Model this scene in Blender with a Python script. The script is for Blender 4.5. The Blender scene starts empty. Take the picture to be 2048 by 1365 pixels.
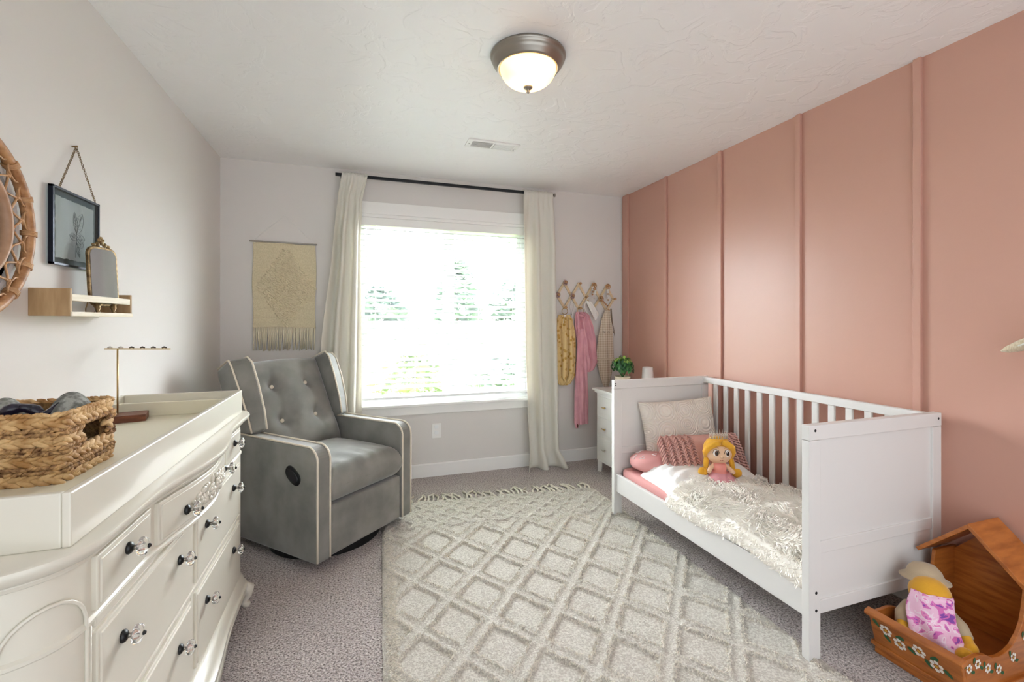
SKY_FRONT, SKY_BACK, EXPOSURE, SUN = 21.0, 1.3, 0.76, 22.0
import bpy, math, random
from mathutils import Vector, Matrix, noise
random.seed(7)
C = bpy.context.scene.collection
PI = math.pi
def lin(c):
    if isinstance(c, str):
        c = [int(c[i:i+2], 16) / 255 for i in (0, 2, 4)]
    return tuple((x / 12.92 if x <= .04045 else ((x + .055) / 1.055) ** 2.4) for x in c[:3]) + (1.0,)

# ------------------------------------------------------------------ mesh builder
class MB:
    def __init__(s):
        s.v = []; s.f = []; s.m = []
        s.mi = 0
    def add(s, vs, fs, M=None):
        o = len(s.v)
        s.v += [(M @ Vector(p)) if M else Vector(p) for p in vs]
        s.f += [tuple(i + o for i in f) for f in fs]
        s.m += [s.mi] * len(fs)
        return s
    def box(s, x0, x1, y0, y1, z0, z1, M=None):
        vs = [(x, y, z) for z in (z0, z1) for y in (y0, y1) for x in (x0, x1)]
        fs = [(0, 2, 3, 1), (4, 5, 7, 6), (0, 1, 5, 4), (2, 6, 7, 3), (0, 4, 6, 2), (1, 3, 7, 5)]
        return s.add(vs, fs, M)
    def prism(s, poly, d0, d1, M=None, axis='z'):
        # poly: ccw list of 2-D points; extruded from d0 to d1 along axis
        n = len(poly)
        def P(a, b, d):
            return (a, b, d) if axis == 'z' else ((a, d, b) if axis == 'y' else (d, a, b))
        vs = [P(a, b, d0) for a, b in poly] + [P(a, b, d1) for a, b in poly]
        fs = [tuple(range(n))[::-1], tuple(range(n, 2 * n))]
        fs += [(i, (i + 1) % n, n + (i + 1) % n, n + i) for i in range(n)]
        if axis == 'y':
            fs = [f[::-1] for f in fs]
        return s.add(vs, fs, M)
    def tube(s, path, r, n=8, closed=False, M=None, flat=1.0):
        path = [Vector(p) for p in path]
        k = len(path)
        rr = r if isinstance(r, (list, tuple)) else [r] * k
        vs = []; up = None
        for i in range(k):
            if closed:
                t = path[(i + 1) % k] - path[i - 1]
            else:
                t = path[min(i + 1, k - 1)] - path[max(i - 1, 0)]
            if t.length < 1e-9: t = Vector((0, 0, 1))
            t.normalize()
            if up is None:
                up = Vector((0, 0, 1)) if abs(t.z) < .9 else Vector((1, 0, 0))
            a = t.cross(up)
            if a.length < 1e-6: a = t.orthogonal()
            a.normalize(); b = a.cross(t).normalized(); up = b
            for j in range(n):
                w = 2 * PI * j / n
                vs.append(path[i] + a * (math.cos(w) * rr[i]) + b * (math.sin(w) * rr[i] * flat))
        fs = []
        for i in range(k if closed else k - 1):
            for j in range(n):
                i2 = (i + 1) % k
                fs.append((i * n + j, i * n + (j + 1) % n, i2 * n + (j + 1) % n, i2 * n + j))
        if not closed:
            fs.append(tuple(range(n))[::-1]); fs.append(tuple((k - 1) * n + j for j in range(n)))
        fs = [f[::-1] for f in fs]
        return s.add(vs, fs, M)
    def cyl(s, p0, p1, r0, r1=None, n=20, M=None):
        return s.tube([p0, p1], [r0, r0 if r1 is None else r1], n, False, M)
    def lathe(s, prof, n=40, M=None, arc=2 * PI):
        # prof: list of (r, z)
        vs = []; fs = []
        for r, z in prof:
            for j in range(n):
                w = arc * j / n
                vs.append((r * math.cos(w), r * math.sin(w), z))
        for i in range(len(prof) - 1):
            for j in range(n):
                fs.append((i * n + j, i * n + (j + 1) % n, (i + 1) * n + (j + 1) % n, (i + 1) * n + j))
        if prof[0][0] > 1e-6: fs.append(tuple(range(n))[::-1])
        if prof[-1][0] > 1e-6: fs.append(tuple((len(prof) - 1) * n + j for j in range(n)))
        return s.add(vs, fs, M)
    def ell(s, c, rx, ry, rz, nu=20, nv=12, M=None, R=None, fn=None):
        vs = [(0, 0, -1)]; fs = []
        for i in range(1, nv):
            a = -PI / 2 + PI * i / nv
            for j in range(nu):
                w = 2 * PI * j / nu
                vs.append((math.cos(a) * math.cos(w), math.cos(a) * math.sin(w), math.sin(a)))
        vs.append((0, 0, 1)); L = len(vs) - 1
        for j in range(nu):
            fs.append((0, 1 + (j + 1) % nu, 1 + j))
            fs.append((L, L - nu + j, L - nu + (j + 1) % nu))
        for i in range(nv - 2):
            for j in range(nu):
                a = 1 + i * nu + j; b = 1 + i * nu + (j + 1) % nu
                fs.append((a, b, b + nu, a + nu))
        out = []
        for p in vs:
            q = Vector(p)
            if fn: q = Vector(fn(q))
            q = Vector((q.x * rx, q.y * ry, q.z * rz))
            if R: q = R @ q
            out.append(q + Vector(c))
        return s.add(out, fs, M)
    def grid(s, nu, nv, fn, M=None, closed_u=False):
        vs = [fn(i / (nu if closed_u else nu - 1), j / (nv - 1)) for j in range(nv) for i in range(nu)]
        fs = []
        for j in range(nv - 1):
            for i in range(nu if closed_u else nu - 1):
                i2 = (i + 1) % nu
                fs.append((j * nu + i, j * nu + i2, (j + 1) * nu + i2, (j + 1) * nu + i))
        return s.add(vs, fs, M)
    def build(s, name, mats, parent=None, smooth=False, bevel=0, seg=2, solid=0, subd=0, world=False, auto=0):
        me = bpy.data.meshes.new(name)
        vs = s.v
        if parent is not None and world:
            W = parent_matrix(parent).inverted()
            vs = [W @ p for p in vs]
        me.from_pydata([tuple(p) for p in vs], [], s.f)
        if not isinstance(mats, (list, tuple)): mats = [mats]
        for m in mats: me.materials.append(m)
        if len(mats) > 1: me.polygons.foreach_set('material_index', s.m)
        if smooth: me.polygons.foreach_set('use_smooth', [True] * len(me.polygons))
        if auto:
            me.polygons.foreach_set('use_smooth', [True] * len(me.polygons)); me.update(); me.set_sharp_from_angle(angle=math.radians(auto))
        me.update(); me.validate()
        o = bpy.data.objects.new(name, me); C.objects.link(o)
        if parent is not None: o.parent = parent
        if solid:
            d = o.modifiers.new('solid', 'SOLIDIFY'); d.thickness = solid; d.offset = 0
        if bevel:
            b = o.modifiers.new('bevel', 'BEVEL'); b.width = bevel; b.segments = seg
            b.limit_method = 'ANGLE'; b.angle_limit = math.radians(40); b.harden_normals = False
        if subd:
            d = o.modifiers.new('subd', 'SUBSURF'); d.levels = subd; d.render_levels = subd
        return o
def parent_matrix(o):
    M = o.matrix_basis.copy()
    while o.parent:
        o = o.parent; M = o.matrix_basis @ M
    return M
def T(x, y, z, rz=0, rx=0, ry=0, s=1):
    return Matrix.Translation((x, y, z)) @ Matrix.Rotation(rz, 4, 'Z') @ Matrix.Rotation(ry, 4, 'Y') @ Matrix.Rotation(rx, 4, 'X') @ Matrix.Scale(s, 4)
def tag(o, label, cat, group=None):
    o['label'] = label; o['category'] = cat
    if group: o['group'] = group
    return o
def thing(name, label, cat, loc=(0, 0, 0), rz=0, group=None):
    o = bpy.data.objects.new(name, None); C.objects.link(o)
    o.empty_display_size = .05
    o.location = loc; o.rotation_euler = (0, 0, rz)
    return tag(o, label, cat, group)
def struct(o): o['kind'] = 'structure'; return o
def rrect(x0, x1, y0, y1, r, n=5, corners=(1, 1, 1, 1)):
    # ccw rounded rectangle; corners: bl, br, tr, tl
    pts = []
    for (cx, cy, a0, k, (px, py)) in ((x0 + r, y0 + r, PI, corners[0], (x0, y0)), (x1 - r, y0 + r, 1.5 * PI, corners[1], (x1, y0)),
                            (x1 - r, y1 - r, 0, corners[2], (x1, y1)), (x0 + r, y1 - r, .5 * PI, corners[3], (x0, y1))):
        if not k: pts.append((px, py)); continue
        for i in range(n + 1):
            a = a0 + .5 * PI * i / n
            pts.append((cx + r * math.cos(a), cy + r * math.sin(a)))
    return pts
def lerp(a, b, t): return a + (b - a) * t
def spline(pts, t):
    # piecewise smooth interpolation of (key, value...) rows
    if t <= pts[0][0]: return pts[0][1:]
    for i in range(len(pts) - 1):
        a, b = pts[i], pts[i + 1]
        if t <= b[0]:
            u = (t - a[0]) / (b[0] - a[0]); u = u * u * (3 - 2 * u) * .5 + u * .5
            return tuple(lerp(x, y, u) for x, y in zip(a[1:], b[1:]))
    return pts[-1][1:]
def nz(x, y, z=0, s=1): return noise.noise(Vector((x * s, y * s, z * s)))

# ------------------------------------------------------------------ materials
def mat(name, col, rough=.5, metal=0, spec=.5, col2=None, cscale=20, cdet=3, cstretch=None, lo=.35, hi=.65,
        bump=0, bscale=60, bdet=3, bstretch=None, sheen=0, trans=0, coat=0, bdist=.01, coords='Object', sss=0):
    m = bpy.data.materials.new(name); m.use_nodes = True
    N = m.node_tree.nodes; L = m.node_tree.links
    b = N['Principled BSDF']
    b.inputs['Base Color'].default_value = lin(col)
    b.inputs['Roughness'].default_value = rough
    b.inputs['Metallic'].default_value = metal
    b.inputs['Specular IOR Level'].default_value = spec
    b.inputs['Sheen Weight'].default_value = sheen
    b.inputs['Coat Weight'].default_value = coat
    b.inputs['Transmission Weight'].default_value = trans
    if sheen: b.inputs['Sheen Roughness'].default_value = .4
    tc = None
    def vec(st):
        nonlocal tc
        if tc is None: tc = N.new('ShaderNodeTexCoord')
        mp = N.new('ShaderNodeMapping')
        if st: mp.inputs['Scale'].default_value = st
        L.new(tc.outputs[coords], mp.inputs['Vector'])
        return mp.outputs['Vector']
    if col2 is not None:
        n = N.new('ShaderNodeTexNoise'); n.inputs['Scale'].default_value = cscale; n.inputs['Detail'].default_value = cdet
        L.new(vec(cstretch), n.inputs['Vector'])
        r = N.new('ShaderNodeValToRGB')
        r.color_ramp.elements[0].position = lo; r.color_ramp.elements[1].position = hi
        r.color_ramp.elements[0].color = lin(col); r.color_ramp.elements[1].color = lin(col2)
        L.new(n.outputs['Fac'], r.inputs['Fac']); L.new(r.outputs['Color'], b.inputs['Base Color'])
    if bump:
        n = N.new('ShaderNodeTexNoise'); n.inputs['Scale'].default_value = bscale; n.inputs['Detail'].default_value = bdet
        L.new(vec(bstretch), n.inputs['Vector'])
        q = N.new('ShaderNodeBump'); q.inputs['Strength'].default_value = bump; q.inputs['Distance'].default_value = bdist
        L.new(n.outputs['Fac'], q.inputs['Height']); L.new(q.outputs['Normal'], b.inputs['Normal'])
    return m
def nodes(m): return m.node_tree.nodes, m.node_tree.links, m.node_tree.nodes['Principled BSDF']
def translucent(m, col, f):
    N, L, b = nodes(m)
    out = [n for n in N if n.type == 'OUTPUT_MATERIAL'][0]
    t = N.new('ShaderNodeBsdfTranslucent'); t.inputs['Color'].default_value = lin(col)
    x = N.new('ShaderNodeMixShader'); x.inputs['Fac'].default_value = f
    L.new(b.outputs[0], x.inputs[1]); L.new(t.outputs[0], x.inputs[2]); L.new(x.outputs[0], out.inputs['Surface'])
    return m
def glass_sheet(name, refl=.08, tint='ffffff', rough=.0):
    m = bpy.data.materials.new(name); m.use_nodes = True
    N = m.node_tree.nodes; L = m.node_tree.links; N.clear()
    o = N.new('ShaderNodeOutputMaterial'); t = N.new('ShaderNodeBsdfTransparent'); g = N.new('ShaderNodeBsdfGlossy')
    t.inputs['Color'].default_value = lin(tint); g.inputs['Roughness'].default_value = rough
    x = N.new('ShaderNodeMixShader'); x.inputs['Fac'].default_value = refl
    L.new(t.outputs[0], x.inputs[1]); L.new(g.outputs[0], x.inputs[2]); L.new(x.outputs[0], o.inputs['Surface'])
    return m
M_ = {}
M_['wall'] = mat('wall_paint', 'dbd7d3', .75, bump=.12, bscale=35, bdist=.004)
M_['ceil'] = mat('ceiling_paint', 'f4f3f2', .42)
def ceil_nodes():
    N, L, b = nodes(M_['ceil'])
    tc = N.new('ShaderNodeTexCoord')
    n = N.new('ShaderNodeTexNoise'); n.inputs['Scale'].default_value = 7; n.inputs['Detail'].default_value = 5; n.inputs['Distortion'].default_value = 1.2
    r = N.new('ShaderNodeValToRGB'); r.color_ramp.elements[0].position = .5; r.color_ramp.elements[1].position = .56
    q = N.new('ShaderNodeBump'); q.inputs['Strength'].default_value = .32; q.inputs['Distance'].default_value = .004
    L.new(tc.outputs['Object'], n.inputs['Vector']); L.new(n.outputs['Fac'], r.inputs['Fac'])
    L.new(r.outputs['Color'], q.inputs['Height']); L.new(q.outputs['Normal'], b.inputs['Normal'])
ceil_nodes()
M_['pink'] = mat('pink_wall_paint', 'c29585', .38, bump=.1, bscale=30, bdist=.004)
M_['trim'] = mat('white_trim_paint', 'f1f0ed', .35)
M_['white'] = mat('white_lacquer', 'dddbd8', .42)
M_['cream'] = mat('cream_lacquer', 'd6d1c3', .3, coat=.2)
M_['creamin'] = mat('cream_lacquer_matt', 'ded8c2', .4)
M_['black'] = mat('black_metal', '0e1116', .35, .3)
M_['blackp'] = mat('black_plastic', '08090b', .4)
M_['brass'] = mat('brass', 'b59a63', .3, .9)
M_['oldbrass'] = mat('antique_brass', '9a825c', .42, .9, col2='5d4a30', cscale=90)
M_['nickel'] = mat('brushed_nickel', '9b958c', .32, .95)
M_['velvet'] = mat('grey_velvet', '6b6a65', .8, sheen=.5, col2='8a8882', cscale=6, cdet=5, lo=.3, hi=.7, bump=.15, bscale=400, bdist=.002)
M_['piping'] = mat('cream_piping', 'ddd2c0', .7, bump=.2, bscale=500, bdist=.001)
M_['curtain'] = translucent(mat('cream_curtain', 'efede5', .85, sheen=.1, bump=.25, bscale=420, bdist=.0015), 'f1ebde', .3)
M_['oak'] = mat('pale_birch', 'cdb691', .55, col2='dcc8a6', cscale=8, cstretch=(1, 1, 12), bump=.06, bscale=40, bdist=.002)
M_['birch'] = mat('bare_birch', 'e6dcc8', .55, col2='d8ccb2', cscale=10, cstretch=(12, 1, 12))
M_['tan'] = mat('tan_wood', 'b2946c', .6, col2='a3835b', cscale=12, cstretch=(6, 1, 1))
M_['mirror'] = mat('mirror_silver', 'cfd6dc', .06, 1)
M_['glass'] = glass_sheet('clear_glass', .1)
M_['pane'] = glass_sheet('window_glass', .06)
M_['wool'] = mat('cream_wool', 'cfc2a0', .95, col2='ddd1b2', cscale=120, bump=.6, bscale=160, bdist=.004, sheen=.2)
M_['rope'] = mat('cream_cord', 'ddd3bb', .9, bump=.5, bscale=500, bdist=.002)
M_['rattan'] = mat('rattan_cane', 'b98a5c', .5, col2='8f6037', cscale=40, cstretch=(1, 1, 1), bump=.2, bscale=200, bdist=.002)
M_['rattan2'] = mat('pale_cane', 'c79d72', .45, col2='a97a4d', cscale=30)
M_['mframe'] = mat('mirror_rim', 'b08a6c', .5, col2='a17a5c', cscale=30)
M_['weave'] = mat('water_hyacinth', 'a67a45', .65, col2='dfbc88', cscale=26, cstretch=(1, 1, 1), bump=.5, bscale=160, bstretch=(1, 1, 4), bdist=.003)
M_['weave2'] = mat('seagrass_rope', '6a4626', .75, col2='c8a06c', cscale=70, bump=.6, bscale=220, bdist=.003)
M_['crystal'] = mat('crystal_glass', 'ffffff', .02, trans=1)
M_['walnut'] = mat('walnut_block', '7c452a', .45, col2='5e311d', cscale=16, cstretch=(1, 9, 9), bump=.1, bscale=60, bdist=.002)
M_['orangepine'] = mat('varnished_pine', 'bd7232', .32, col2='9c5720', cscale=9, cstretch=(1, 1, 7), cdet=5, bump=.06, bscale=40, bdist=.002, coat=.3)
# ------------------------------------------------------------------ the room
XL, XR, YF, YB, H = -.93, 2.367, 3.735, -.9, 2.44
def carpet_mat():
    m = mat('speckled_carpet', '8a7f7b', .95, sheen=.3); N, L, b = nodes(m)
    tc = N.new('ShaderNodeTexCoord')
    n1 = N.new('ShaderNodeTexNoise'); n1.inputs['Scale'].default_value = 115; n1.inputs['Detail'].default_value = 3; n1.inputs['Roughness'].default_value = .8
    v = N.new('ShaderNodeTexVoronoi'); v.inputs['Scale'].default_value = 130
    n2 = N.new('ShaderNodeTexNoise'); n2.inputs['Scale'].default_value = 5; n2.inputs['Detail'].default_value = 3
    for n in (n1, v, n2): L.new(tc.outputs['Object'], n.inputs['Vector'])
    r = N.new('ShaderNodeValToRGB')
    e = r.color_ramp.elements
    e[0].position = .38; e[0].color = lin('554a46'); e[1].position = .64; e[1].color = lin('e2d9d5')
    x = e.new(.48); x.color = lin('b0a49f')
    L.new(n1.outputs['Fac'], r.inputs['Fac'])
    mx = N.new('ShaderNodeMix'); mx.data_type = 'RGBA'; mx.blend_type = 'MULTIPLY'; mx.inputs[0].default_value = .35
    r2 = N.new('ShaderNodeValToRGB'); r2.color_ramp.elements[0].position = .3; r2.color_ramp.elements[0].color = (.72, .7, .7, 1); r2.color_ramp.elements[1].position = .7
    L.new(n2.outputs['Fac'], r2.inputs['Fac']); L.new(r.outputs['Color'], mx.inputs[6]); L.new(r2.outputs['Color'], mx.inputs[7])
    L.new(mx.outputs[2], b.inputs['Base Color'])
    ad = N.new('ShaderNodeMath'); ad.operation = 'SUBTRACT'
    L.new(n1.outputs['Fac'], ad.inputs[0]); L.new(v.outputs['Distance'], ad.inputs[1])
    q = N.new('ShaderNodeBump'); q.inputs['Strength'].default_value = .8; q.inputs['Distance'].default_value = .008
    L.new(ad.outputs[0], q.inputs['Height']); L.new(q.outputs['Normal'], b.inputs['Normal'])
    return m
struct(MB().box(XL - .12, XR + .12, YB, YF + .14, -.1, 0).build('floor', carpet_mat()))
struct(MB().box(XL - .12, XR + .12, YB, YF + .14, H, H + .12).build('ceiling', M_['ceil']))
struct(MB().box(XL - .12, XL, YB, YF + .14, 0, H).build('wall_left', M_['wall']))
struct(MB().box(XR, XR + .12, YB, YF + .14, 0, H).build('wall_right', M_['pink']))
OX0, OX1, OZ0, OZ1 = 0.0, 1.425, .60, 2.10
w = MB()
w.box(XL, OX0, YF, YF + .14, 0, H).box(OX1, XR, YF, YF + .14, 0, H)
w.box(OX0, OX1, YF, YF + .14, 0, OZ0).box(OX0, OX1, YF, YF + .14, OZ1, H)
struct(w.build('wall_far', M_['wall']))
# battens on the pink wall
for i, y in enumerate((3.672, 3.086, 2.502, 1.914, 1.336, .75, .16)):
    a, b_ = (.05, .03) if i == 0 else (.0155, .0155)
    struct(MB().box(XR - .017, XR, y - a, y + b_, .107, H).build('trim_%d' % (i + 1), M_['pink'], bevel=.002))
# baseboards
struct(MB().prism([(YF - .014, 0), (YF, 0), (YF, .107), (YF - .008, .107), (YF - .014, .101)][::-1], XL, XR, axis='x').build('baseboard_far', M_['trim']))
struct(MB().box(XL, XL + .014, YB, YF - .014, 0, .107).build('baseboard_left', M_['trim'], bevel=.004))
struct(MB().box(XR - .014, XR, YB, YF - .014, 0, .107).build('baseboard_right', M_['trim'], bevel=.004))
# window
win = MB()
for x0, x1, z0, z1 in ((OX0, OX1, OZ0, OZ0 + .05), (OX0, OX1, OZ1 - .05, OZ1), (OX0, OX0 + .05, OZ0 + .05, OZ1 - .05), (OX1 - .05, OX1, OZ0 + .05, OZ1 - .05), (.685, .74, OZ0 + .05, OZ1 - .05)):
    win.box(x0, x1, YF + .085, YF + .135, z0, z1)
M_['vinyl'] = mat('white_vinyl', 'eef0f0', .4)
wo = struct(win.build('window_1', M_['vinyl'], bevel=.004))
s_ = MB()
for x0, x1, z0, z1 in ((.74, 1.375, .65, .69), (.74, 1.375, 2.01, 2.05), (.74, .775, .69, 2.01), (1.34, 1.375, .69, 2.01)):
    s_.box(x0, x1, YF + .09, YF + .12, z0, z1)
s_.build('sash', M_['vinyl'], wo, bevel=.003)
MB().box(.05, .685, YF + .108, YF + .112, .65, 2.05).build('pane', M_['pane'], wo)
MB().box(.775, 1.34, YF + .104, YF + .108, .69, 2.01).build('pane', M_['pane'], wo)
cs = MB()   # casing: head, sides, sill and apron
cs.box(OX0 - .10, OX1 + .10, YF - .02, YF, OZ1 + .012, OZ1 + .105)
cs.box(OX0 - .09, OX0, YF - .016, YF, OZ0 - .06, OZ1 + .012).box(OX1, OX1 + .09, YF - .016, YF, OZ0 - .06, OZ1 + .012)
cs.box(OX0 - .0, OX1 + .0, YF - .012, YF + .02, OZ1 - .012, OZ1 + .012)
struct(cs.build('trim_8', M_['trim'], bevel=.003))
sl = MB().box(OX0 - .10, OX1 + .10, YF - .045, YF + .085, OZ0 - .018, OZ0 + .004)
sl.box(OX0 - .09, OX1 + .09, YF - .018, YF, OZ0 - .085, OZ0 - .018)
struct(sl.build('trim_9', M_['trim'], bevel=.004))
# blinds
M_['slat'] = translucent(mat('white_blind_slat', 'f3f4f4', .5), 'f2f5f8', .12)
bl = thing('window_blind', 'white horizontal slatted blind lowered in the window between the curtains', 'blind', (.7125, YF + .035, OZ1))
MB().box(-.70, .70, -.03, .03, -.075, -.012).build('head_rail', M_['trim'], bl, bevel=.003)
sm = MB(); z = OZ1 - .10; n = 0
while z > .70:
    a = math.radians(20)
    Mx = Matrix.Translation((0, 0, z - OZ1)) @ Matrix.Rotation(a, 4, 'X')
    sm.grid(2, 5, lambda u, v: ((u - .5) * 1.40, (v - .5) * .05, .0035 * (1 - (2 * v - 1) ** 2)), Mx)
    z -= .0435; n += 1
sm.build('slats', M_['slat'], bl, smooth=True, solid=.0025)
MB().box(-.70, .70, -.026, .026, .642 - OZ1, .664 - OZ1).build('bottom_rail', M_['vinyl'], bl, bevel=.004)
cd = MB()
for x in (-.58, -.27, .0, .27, .58):
    for y in (-.027, .027):
        cd.tube([(x, y, -.06), (x, y, .65 - OZ1)], .0012, 4)
cd.build('ladder_cord', M_['vinyl'], bl)
# outlet
ot = thing('wall_outlet', 'white outlet plate low on the wall under the window', 'outlet', (.61, YF, .37))
MB().prism(rrect(-.038, .038, -.06, .06, .006), -.007, 0, axis='y').build('plate', M_['trim'], ot, bevel=.002)
for dz in (-.028, .02):
    MB().prism(rrect(-.016, .016, dz - .0, dz + .028, .007), -.010, -.006, axis='y').build('socket', M_['vinyl'], ot, bevel=.001)
# ceiling vent
ve = thing('ceiling_vent', 'white slotted air vent in the ceiling between lamp and window', 'vent', (.845, 2.90, H))
fr = MB()
for x0, x1, y0, y1 in ((-.175, .175, -.068, -.045), (-.175, .175, .045, .068), (-.175, -.14, -.045, .045), (.14, .175, -.045, .045), (-.006, .006, -.045, .045)):
    fr.box(x0, x1, y0, y1, -.008, 0)
fr.build('frame', M_['trim'], ve, bevel=.002)
MB().box(-.14, .14, -.045, .045, -.002, -.001).build('duct', mat('duct_dark', '55524e', .8), ve)
lo = MB()
for side, tilt in ((-1, -38), (1, 38)):
    for i in range(17):
        x = side * (.014 + i * .0075)
        lo.box(-.0035, .0035, -.045, .045, -.0006, .0006, T(x, 0, -.005, ry=math.radians(tilt)))
for k in (-.022, 0, .022): lo.box(-.14, .14, k - .0012, k + .0012, -.0075, -.0055)
lo.build('louvres', M_['trim'], ve)
for x in (-.158, .158): MB().cyl((x, 0, -.0095), (x, 0, -.007), .004, n=10).build('screw', M_['nickel'], ve)
MB().box(.146, .156, .012, .022, -.02, -.008).build('lever', M_['trim'], ve)
# ceiling lamp
LX, LY = .71, 1.875
lp = thing('ceiling_light', 'round flush ceiling lamp with brushed nickel rim and lit frosted bowl', 'lamp', (LX, LY, H))
MB().lathe([(.0, 0), (.163, 0), (.166, -.006), (.163, -.014), (.156, -.018), (.158, -.026), (.150, -.040), (.138, -.052), (.134, -.060), (.128, -.060), (.126, -.05), (.0, -.045)][::-1], 64).build('rim', M_['nickel'], lp, smooth=True)
gm = mat('alabaster_glass', 'f1e2c4', .35); translucent(gm, 'f6deb4', .7)
gN, gL, gb = nodes(gm)
bowl = []
for i in range(13):
    a = PI / 2 * i / 12
    bowl.append((.124 * math.cos(a) ** .8 if i < 12 else 0.0, -.056 - .082 * math.sin(a) ** 1.15))
MB().lathe(bowl[::-1], 64).build('bowl', gm, lp, smooth=True)
MB().lathe([(0, -.165), (.006, -.163), (.008, -.158), (.005, -.152), (.009, -.148), (.019, -.143), (.021, -.137), (.012, -.132), (0, -.132)], 24).build('finial', M_['nickel'], lp, smooth=True)
be = bpy.data.materials.new('bulb_glow'); be.use_nodes = True
bb = be.node_tree.nodes['Principled BSDF']; bb.inputs['Emission Color'].default_value = lin('ffe2b4'); bb.inputs['Emission Strength'].default_value = 12
for dx in (-.04, .04):
    MB().ell((dx, .0, -.085), .026, .026, .026).build('bulb', be, lp, smooth=True)
for dx in (-.04, .04):
    li = bpy.data.lights.new('bulb_light', 'POINT'); li.energy = 6; li.color = (1, .78, .5); li.shadow_soft_size = .028
    lo_ = bpy.data.objects.new('bulb_light', li); C.objects.link(lo_); lo_.location = (LX + dx, LY, H - .085)
# ------------------------------------------------------------------ outside
GZ = -.35
lawn = mat('lawn', '6f8a4a', .95, col2='8fa463', cscale=3, bump=.5, bscale=30, bdist=.03)
g = struct(MB().box(-30, 30, YF + .3, 60, GZ - .1, GZ).build('ground', lawn))
fm = mat('fence_vinyl', 'e9ecee', .5)
fe = thing('garden_fence', 'white solid vinyl fence across the far end of the yard', 'fence', (.7, 15, GZ))
fp = MB()
for i in range(-70, 71): fp.box(i * .2 + .005, i * .2 + .195, -.02, .02, .08, 1.5)
fp.build('panel', fm, fe)
for i in range(-7, 8):
    MB().box(i * 2 - .065, i * 2 + .065, -.065, .065, 0, 1.62).build('post', fm, fe)
MB().box(-14, 14, -.04, .04, 1.47, 1.56).build('top_rail', fm, fe)
leafm = [mat('foliage_a', '7c8f86', .8, col2='a0b0a4', cscale=6), mat('foliage_b', '84966a', .8, col2='a8b68c', cscale=6), mat('foliage_c', '86958f', .8, col2='a6b3ae', cscale=6)]
barkm = mat('bark', '6b5d50', .9)
def tree(name, x, y, w_, h_, m, label, cat, grp=None, trunk=True):
    t = thing(name, label, cat, (x, y, GZ), group=grp)
    f = MB(); rnd = random.Random(int(x * 100 + y * 7))
    nb = int(500 if trunk else 420)
    for i in range(nb):
        a = rnd.random() * 2 * PI; q = rnd.random() ** .5
        zz = rnd.random(); env = math.sin(PI * min(.98, .18 + .82 * zz)) ** .6
        px, py = math.cos(a) * q * w_ * .5 * env, math.sin(a) * q * w_ * .5 * env
        pz = (h_ * (.25 if trunk else .03)) + zz * h_ * (.75 if trunk else .95)
        s = (.09 if trunk else .05) * (w_ ** .5)
        R = Matrix.Rotation(rnd.random() * 6, 3, 'Z') @ Matrix.Rotation(rnd.random() * 3, 3, 'X')
        vs = [R @ Vector(p) * s * 2.2 + Vector((px, py, pz)) for p in ((-1, 0, 0), (0, -.5, .15), (1, 0, 0), (0, .5, .15))]
        f.add(vs, [(0, 1, 2, 3)])
    f.build('foliage', m, t, solid=.004)
    MB().tube([(0, 0, 0), (.03, 0, h_ * .3), (0, .02, h_ * .75)], [.05 * w_ ** .5, .04 * w_ ** .5, .015], 8).build('trunk' if trunk else 'stem', barkm, t)
for i, (x, y, w_, h_, k, la) in enumerate(((-2.6, 21, 2.6, 3.3, 0, 'leftmost low rounded tree beyond the white fence'), (.9, 23, 3.0, 3.2, 2, 'low tree beyond the fence just left of the window mullion'),
        (4.3, 20.5, 2.2, 4.4, 0, 'taller pointed tree beyond the fence right of the mullion'), (7.4, 22, 2.9, 3.6, 2, 'broad tree beyond the fence in the right half of the window'), (10.8, 22, 2.6, 3.2, 0, 'rightmost tree beyond the white fence'))):
    tree('garden_tree', x, y, w_, h_, leafm[k], la, 'tree', 'trees beyond the fence')
for i, (x, y, w_, h_, k, la) in enumerate(((-.7, 8.2, 1.4, 1.15, 1, 'green shrub in the yard at the left edge of the window'), (1.0, 8.8, 1.5, 1.0, 1, 'yellow-green shrub in the yard left of the mullion'), (3.0, 9.5, 1.8, .8, 2, 'low greyish shrub in the yard right of the mullion'))):
    tree('garden_shrub', x, y, w_, h_, leafm[k], la, 'shrub', 'shrubs in the yard', trunk=False)
# ------------------------------------------------------------------ sky and camera
su = bpy.data.lights.new('sun', 'SUN'); su.energy = SUN; su.angle = math.radians(2); su.color = (1, .96, .9)
so = bpy.data.objects.new('sun', su); C.objects.link(so); so.rotation_euler = (math.radians(1), math.radians(-42), 0)
wd = bpy.data.worlds.new('sky'); bpy.context.scene.world = wd; wd.use_nodes = True
N = wd.node_tree.nodes; L = wd.node_tree.links
tc = N.new('ShaderNodeTexCoord'); sx = N.new('ShaderNodeSeparateXYZ'); mr = N.new('ShaderNodeMapRange')
L.new(tc.outputs['Generated'], sx.inputs[0]); L.new(sx.outputs['Y'], mr.inputs['Value'])
mr.inputs['From Min'].default_value = -.15; mr.inputs['From Max'].default_value = .5
mr.inputs['To Min'].default_value = SKY_BACK; mr.inputs['To Max'].default_value = SKY_FRONT
bg = N['Background']; bg.inputs['Color'].default_value = (.88, .945, 1, 1)
L.new(mr.outputs[0], bg.inputs['Strength'])
cam = bpy.data.cameras.new('camera'); co = bpy.data.objects.new('camera', cam); C.objects.link(co)
co.location = (0, 0, 1.273); co.rotation_euler = (PI / 2, 0, -math.atan(308 / 909))
cam.sensor_width = 36; cam.lens = 909 / 2048 * 36; cam.shift_y = (682.5 - 642) / 2048 * -1; cam.clip_start = .02
bpy.context.scene.camera = co
sc = bpy.context.scene
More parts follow.
